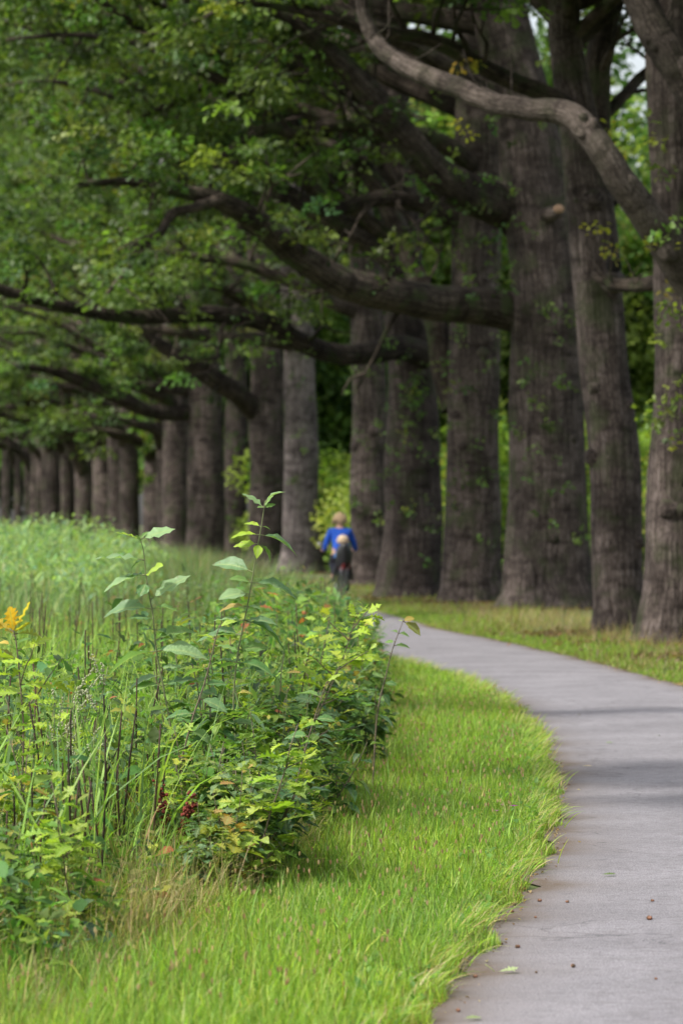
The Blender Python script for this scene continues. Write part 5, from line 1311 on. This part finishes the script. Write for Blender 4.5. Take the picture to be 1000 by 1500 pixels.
    for s in (-1,1):
        k=knee[s]; an=ank[s]; h=hip[s]
        tr.append([(0,-.12,.95,(.165,.135)),(h[0],h[1],h[2]-.03,.10),((h[0]+k[0])/2,(h[1]+k[1])/2,(h[2]+k[2])/2+.01,.086),(*k,.067),((k[0]*.45+an[0]*.55),(k[1]*.45+an[1]*.55)-.02,(k[2]*.45+an[2]*.55),.058),(an[0],an[1],an[2]+.05,.046)])
    skin('trousers',tr,DK,p)
    for s in (-1,1):
        an=ank[s]; skin('shoe',[[(an[0],an[1]-.03,an[2]-.03,.045),(an[0],an[1]+.06,an[2]-.05,(.042,.04)),(an[0],an[1]+.17,an[2]-.06,(.035,.026))]],SH,p,1)
    a=Acc(); rg=np.random.default_rng(5)
    ball(a,(0,.075,1.64),.094,(.88,.9,1.05),14,lump=.12,seed=3)
    for q in range(170):
        az=rg.uniform(math.pi*.95,math.pi*2.05); el=rg.uniform(-.3,1.4); dirv=np.array([math.cos(az)*math.cos(el),math.sin(az)*math.cos(el),math.sin(el)])
        c=np.array([0,.075,1.64])+dirv*.088; tube(a,[c,c+dirv*.03+(0,0,-.01),c+dirv*.035+(rg.normal(0,.025),0,-.08)],[.014,.010,.003],4)
    a.build('hair',HR,p)
    # child in the seat
    c=empty('person',loc,rz); tag(c,'small blonde child in the seat behind the adult cyclist, head turned left','person')
    cb=[[(0,-.50,.82,(.10,.085)),(0,-.49,.93,(.095,.075)),(0,-.47,1.03,(.10,.07)),(0,-.46,1.09,.035),(-.01,-.45,1.16,(.065,.07)),(-.012,-.445,1.23,(.068,.075)),(-.012,-.445,1.275,.045)]]
    for s in (-1,1):
        cb.append([(0,-.47,1.03,(.10,.07)),(s*.10,-.46,1.02,.036),(s*.125,-.40,.93,.028),(s*.10,-.31,.90,.022),(s*.09,-.27,.90,.016)])
        for k in range(4): cb.append([(s*.09,-.27,.90,.016),(s*(.075+.010*k),-.235,.905,.0055),(s*(.075+.010*k),-.225,.885,.005)])
        cb.append([(s*.09,-.27,.90,.016),(s*.068,-.26,.905,.006)])
        cb.append([(0,-.50,.82,(.10,.085)),(s*.065,-.47,.82,.055),(s*.10,-.33,.82,.046),(s*.145,-.29,.68,.036),(s*.15,-.30,.56,.028),(s*.15,-.24,.53,.022)])
    skin('body',cb,SK,c)
    cj=[[(0,-.50,.83,(.115,.10)),(0,-.49,.93,(.11,.09)),(0,-.47,1.03,(.115,.085)),(0,-.46,1.085,.045)]]
    for s in (-1,1): cj.append([(0,-.47,1.03,(.115,.085)),(s*.105,-.46,1.02,.046),(s*.13,-.40,.93,.038),(s*.105,-.31,.90,.03)])
    skin('jacket',cj,CB,c)
    ct=[[(0,-.50,.83,(.11,.09)),(0,-.49,.81,(.10,.08))]]
    for s in (-1,1): ct.append([(0,-.49,.81,(.10,.08)),(s*.068,-.46,.82,.06),(s*.10,-.33,.82,.052),(s*.145,-.29,.68,.042),(s*.15,-.30,.585,.036)])
    skin('trousers',ct,DK,c)
    for s in (-1,1): skin('shoe',[[(s*.15,-.31,.55,.034),(s*.15,-.26,.53,.032),(s*.15,-.20,.52,.024)]],SH,c,1)
    a=Acc(); ball(a,(-.010,-.462,1.235),.098,(.95,.98,1.0),14,lump=.05,seed=8)
    for q in range(120):
        az=rg.uniform(math.pi*.95,math.pi*2.05); el=rg.uniform(-.3,1.4); dirv=np.array([math.cos(az)*math.cos(el),math.sin(az)*math.cos(el),math.sin(el)])
        k=np.array([-.010,-.462,1.235])+dirv*.093; tube(a,[k,k+dirv*.014+(0,0,-.01),k+dirv*.012+(rg.normal(0,.008),0,-.045)],[.009,.007,.003],4)
    a.build('hair',HC,c)
cyclists()

# ------------------------------------------------------------------ light, sky, camera
EL=math.radians(52); sd=np.array([-.80,-.42]); sd=sd/np.linalg.norm(sd)
sun_dir=Vector((sd[0]*math.cos(EL),sd[1]*math.cos(EL),math.sin(EL)))
l=bpy.data.lights.new('sun','SUN'); l.energy=2.9; l.angle=math.radians(4); l.color=(1,.955,.88)
lo=bpy.data.objects.new('sun',l); COL.objects.link(lo); lo.rotation_euler=sun_dir.to_track_quat('Z','Y').to_euler(); lo.location=(0,0,40)
w=bpy.data.worlds.new('World'); S.world=w; w.use_nodes=True
nt=w.node_tree; bg=nt.nodes['Background']; sky=nt.nodes.new('ShaderNodeTexSky'); sky.sky_type='NISHITA'; sky.sun_disc=False
sky.sun_elevation=EL; sky.sun_rotation=math.atan2(sd[0],sd[1]); sky.dust_density=3.5; sky.air_density=1.0; sky.ozone_density=.6
hs=nt.nodes.new('ShaderNodeHueSaturation'); hs.inputs['Saturation'].default_value=.42; nt.links.new(sky.outputs[0],hs.inputs['Color']); nt.links.new(hs.outputs[0],bg.inputs['Color']); bg.inputs['Strength'].default_value=.15

cd=bpy.data.cameras.new('camera'); cam=bpy.data.objects.new('camera',cd); COL.objects.link(cam); S.camera=cam
cd.sensor_fit='VERTICAL'; cd.sensor_height=36; cd.sensor_width=24; cd.lens=F/1500*36
cam.location=(0,0,H); cam.rotation_euler=(math.radians(90)+math.atan(10/F),0,0)
cd.clip_start=.5; cd.clip_end=3000
cd.dof.use_dof=True; cd.dof.focus_distance=18.6; cd.dof.aperture_fstop=4.5; cd.dof.aperture_blades=9

S.view_settings.view_transform='Standard'; S.view_settings.look='None'; S.view_settings.exposure=.82; S.view_settings.gamma=1
S.render.engine='CYCLES'
c=S.cycles; c.use_denoising=True; c.max_bounces=7; c.diffuse_bounces=4; c.transmission_bounces=4; c.glossy_bounces=2; c.caustics_reflective=False; c.caustics_refractive=False
c.sample_clamp_indirect=6
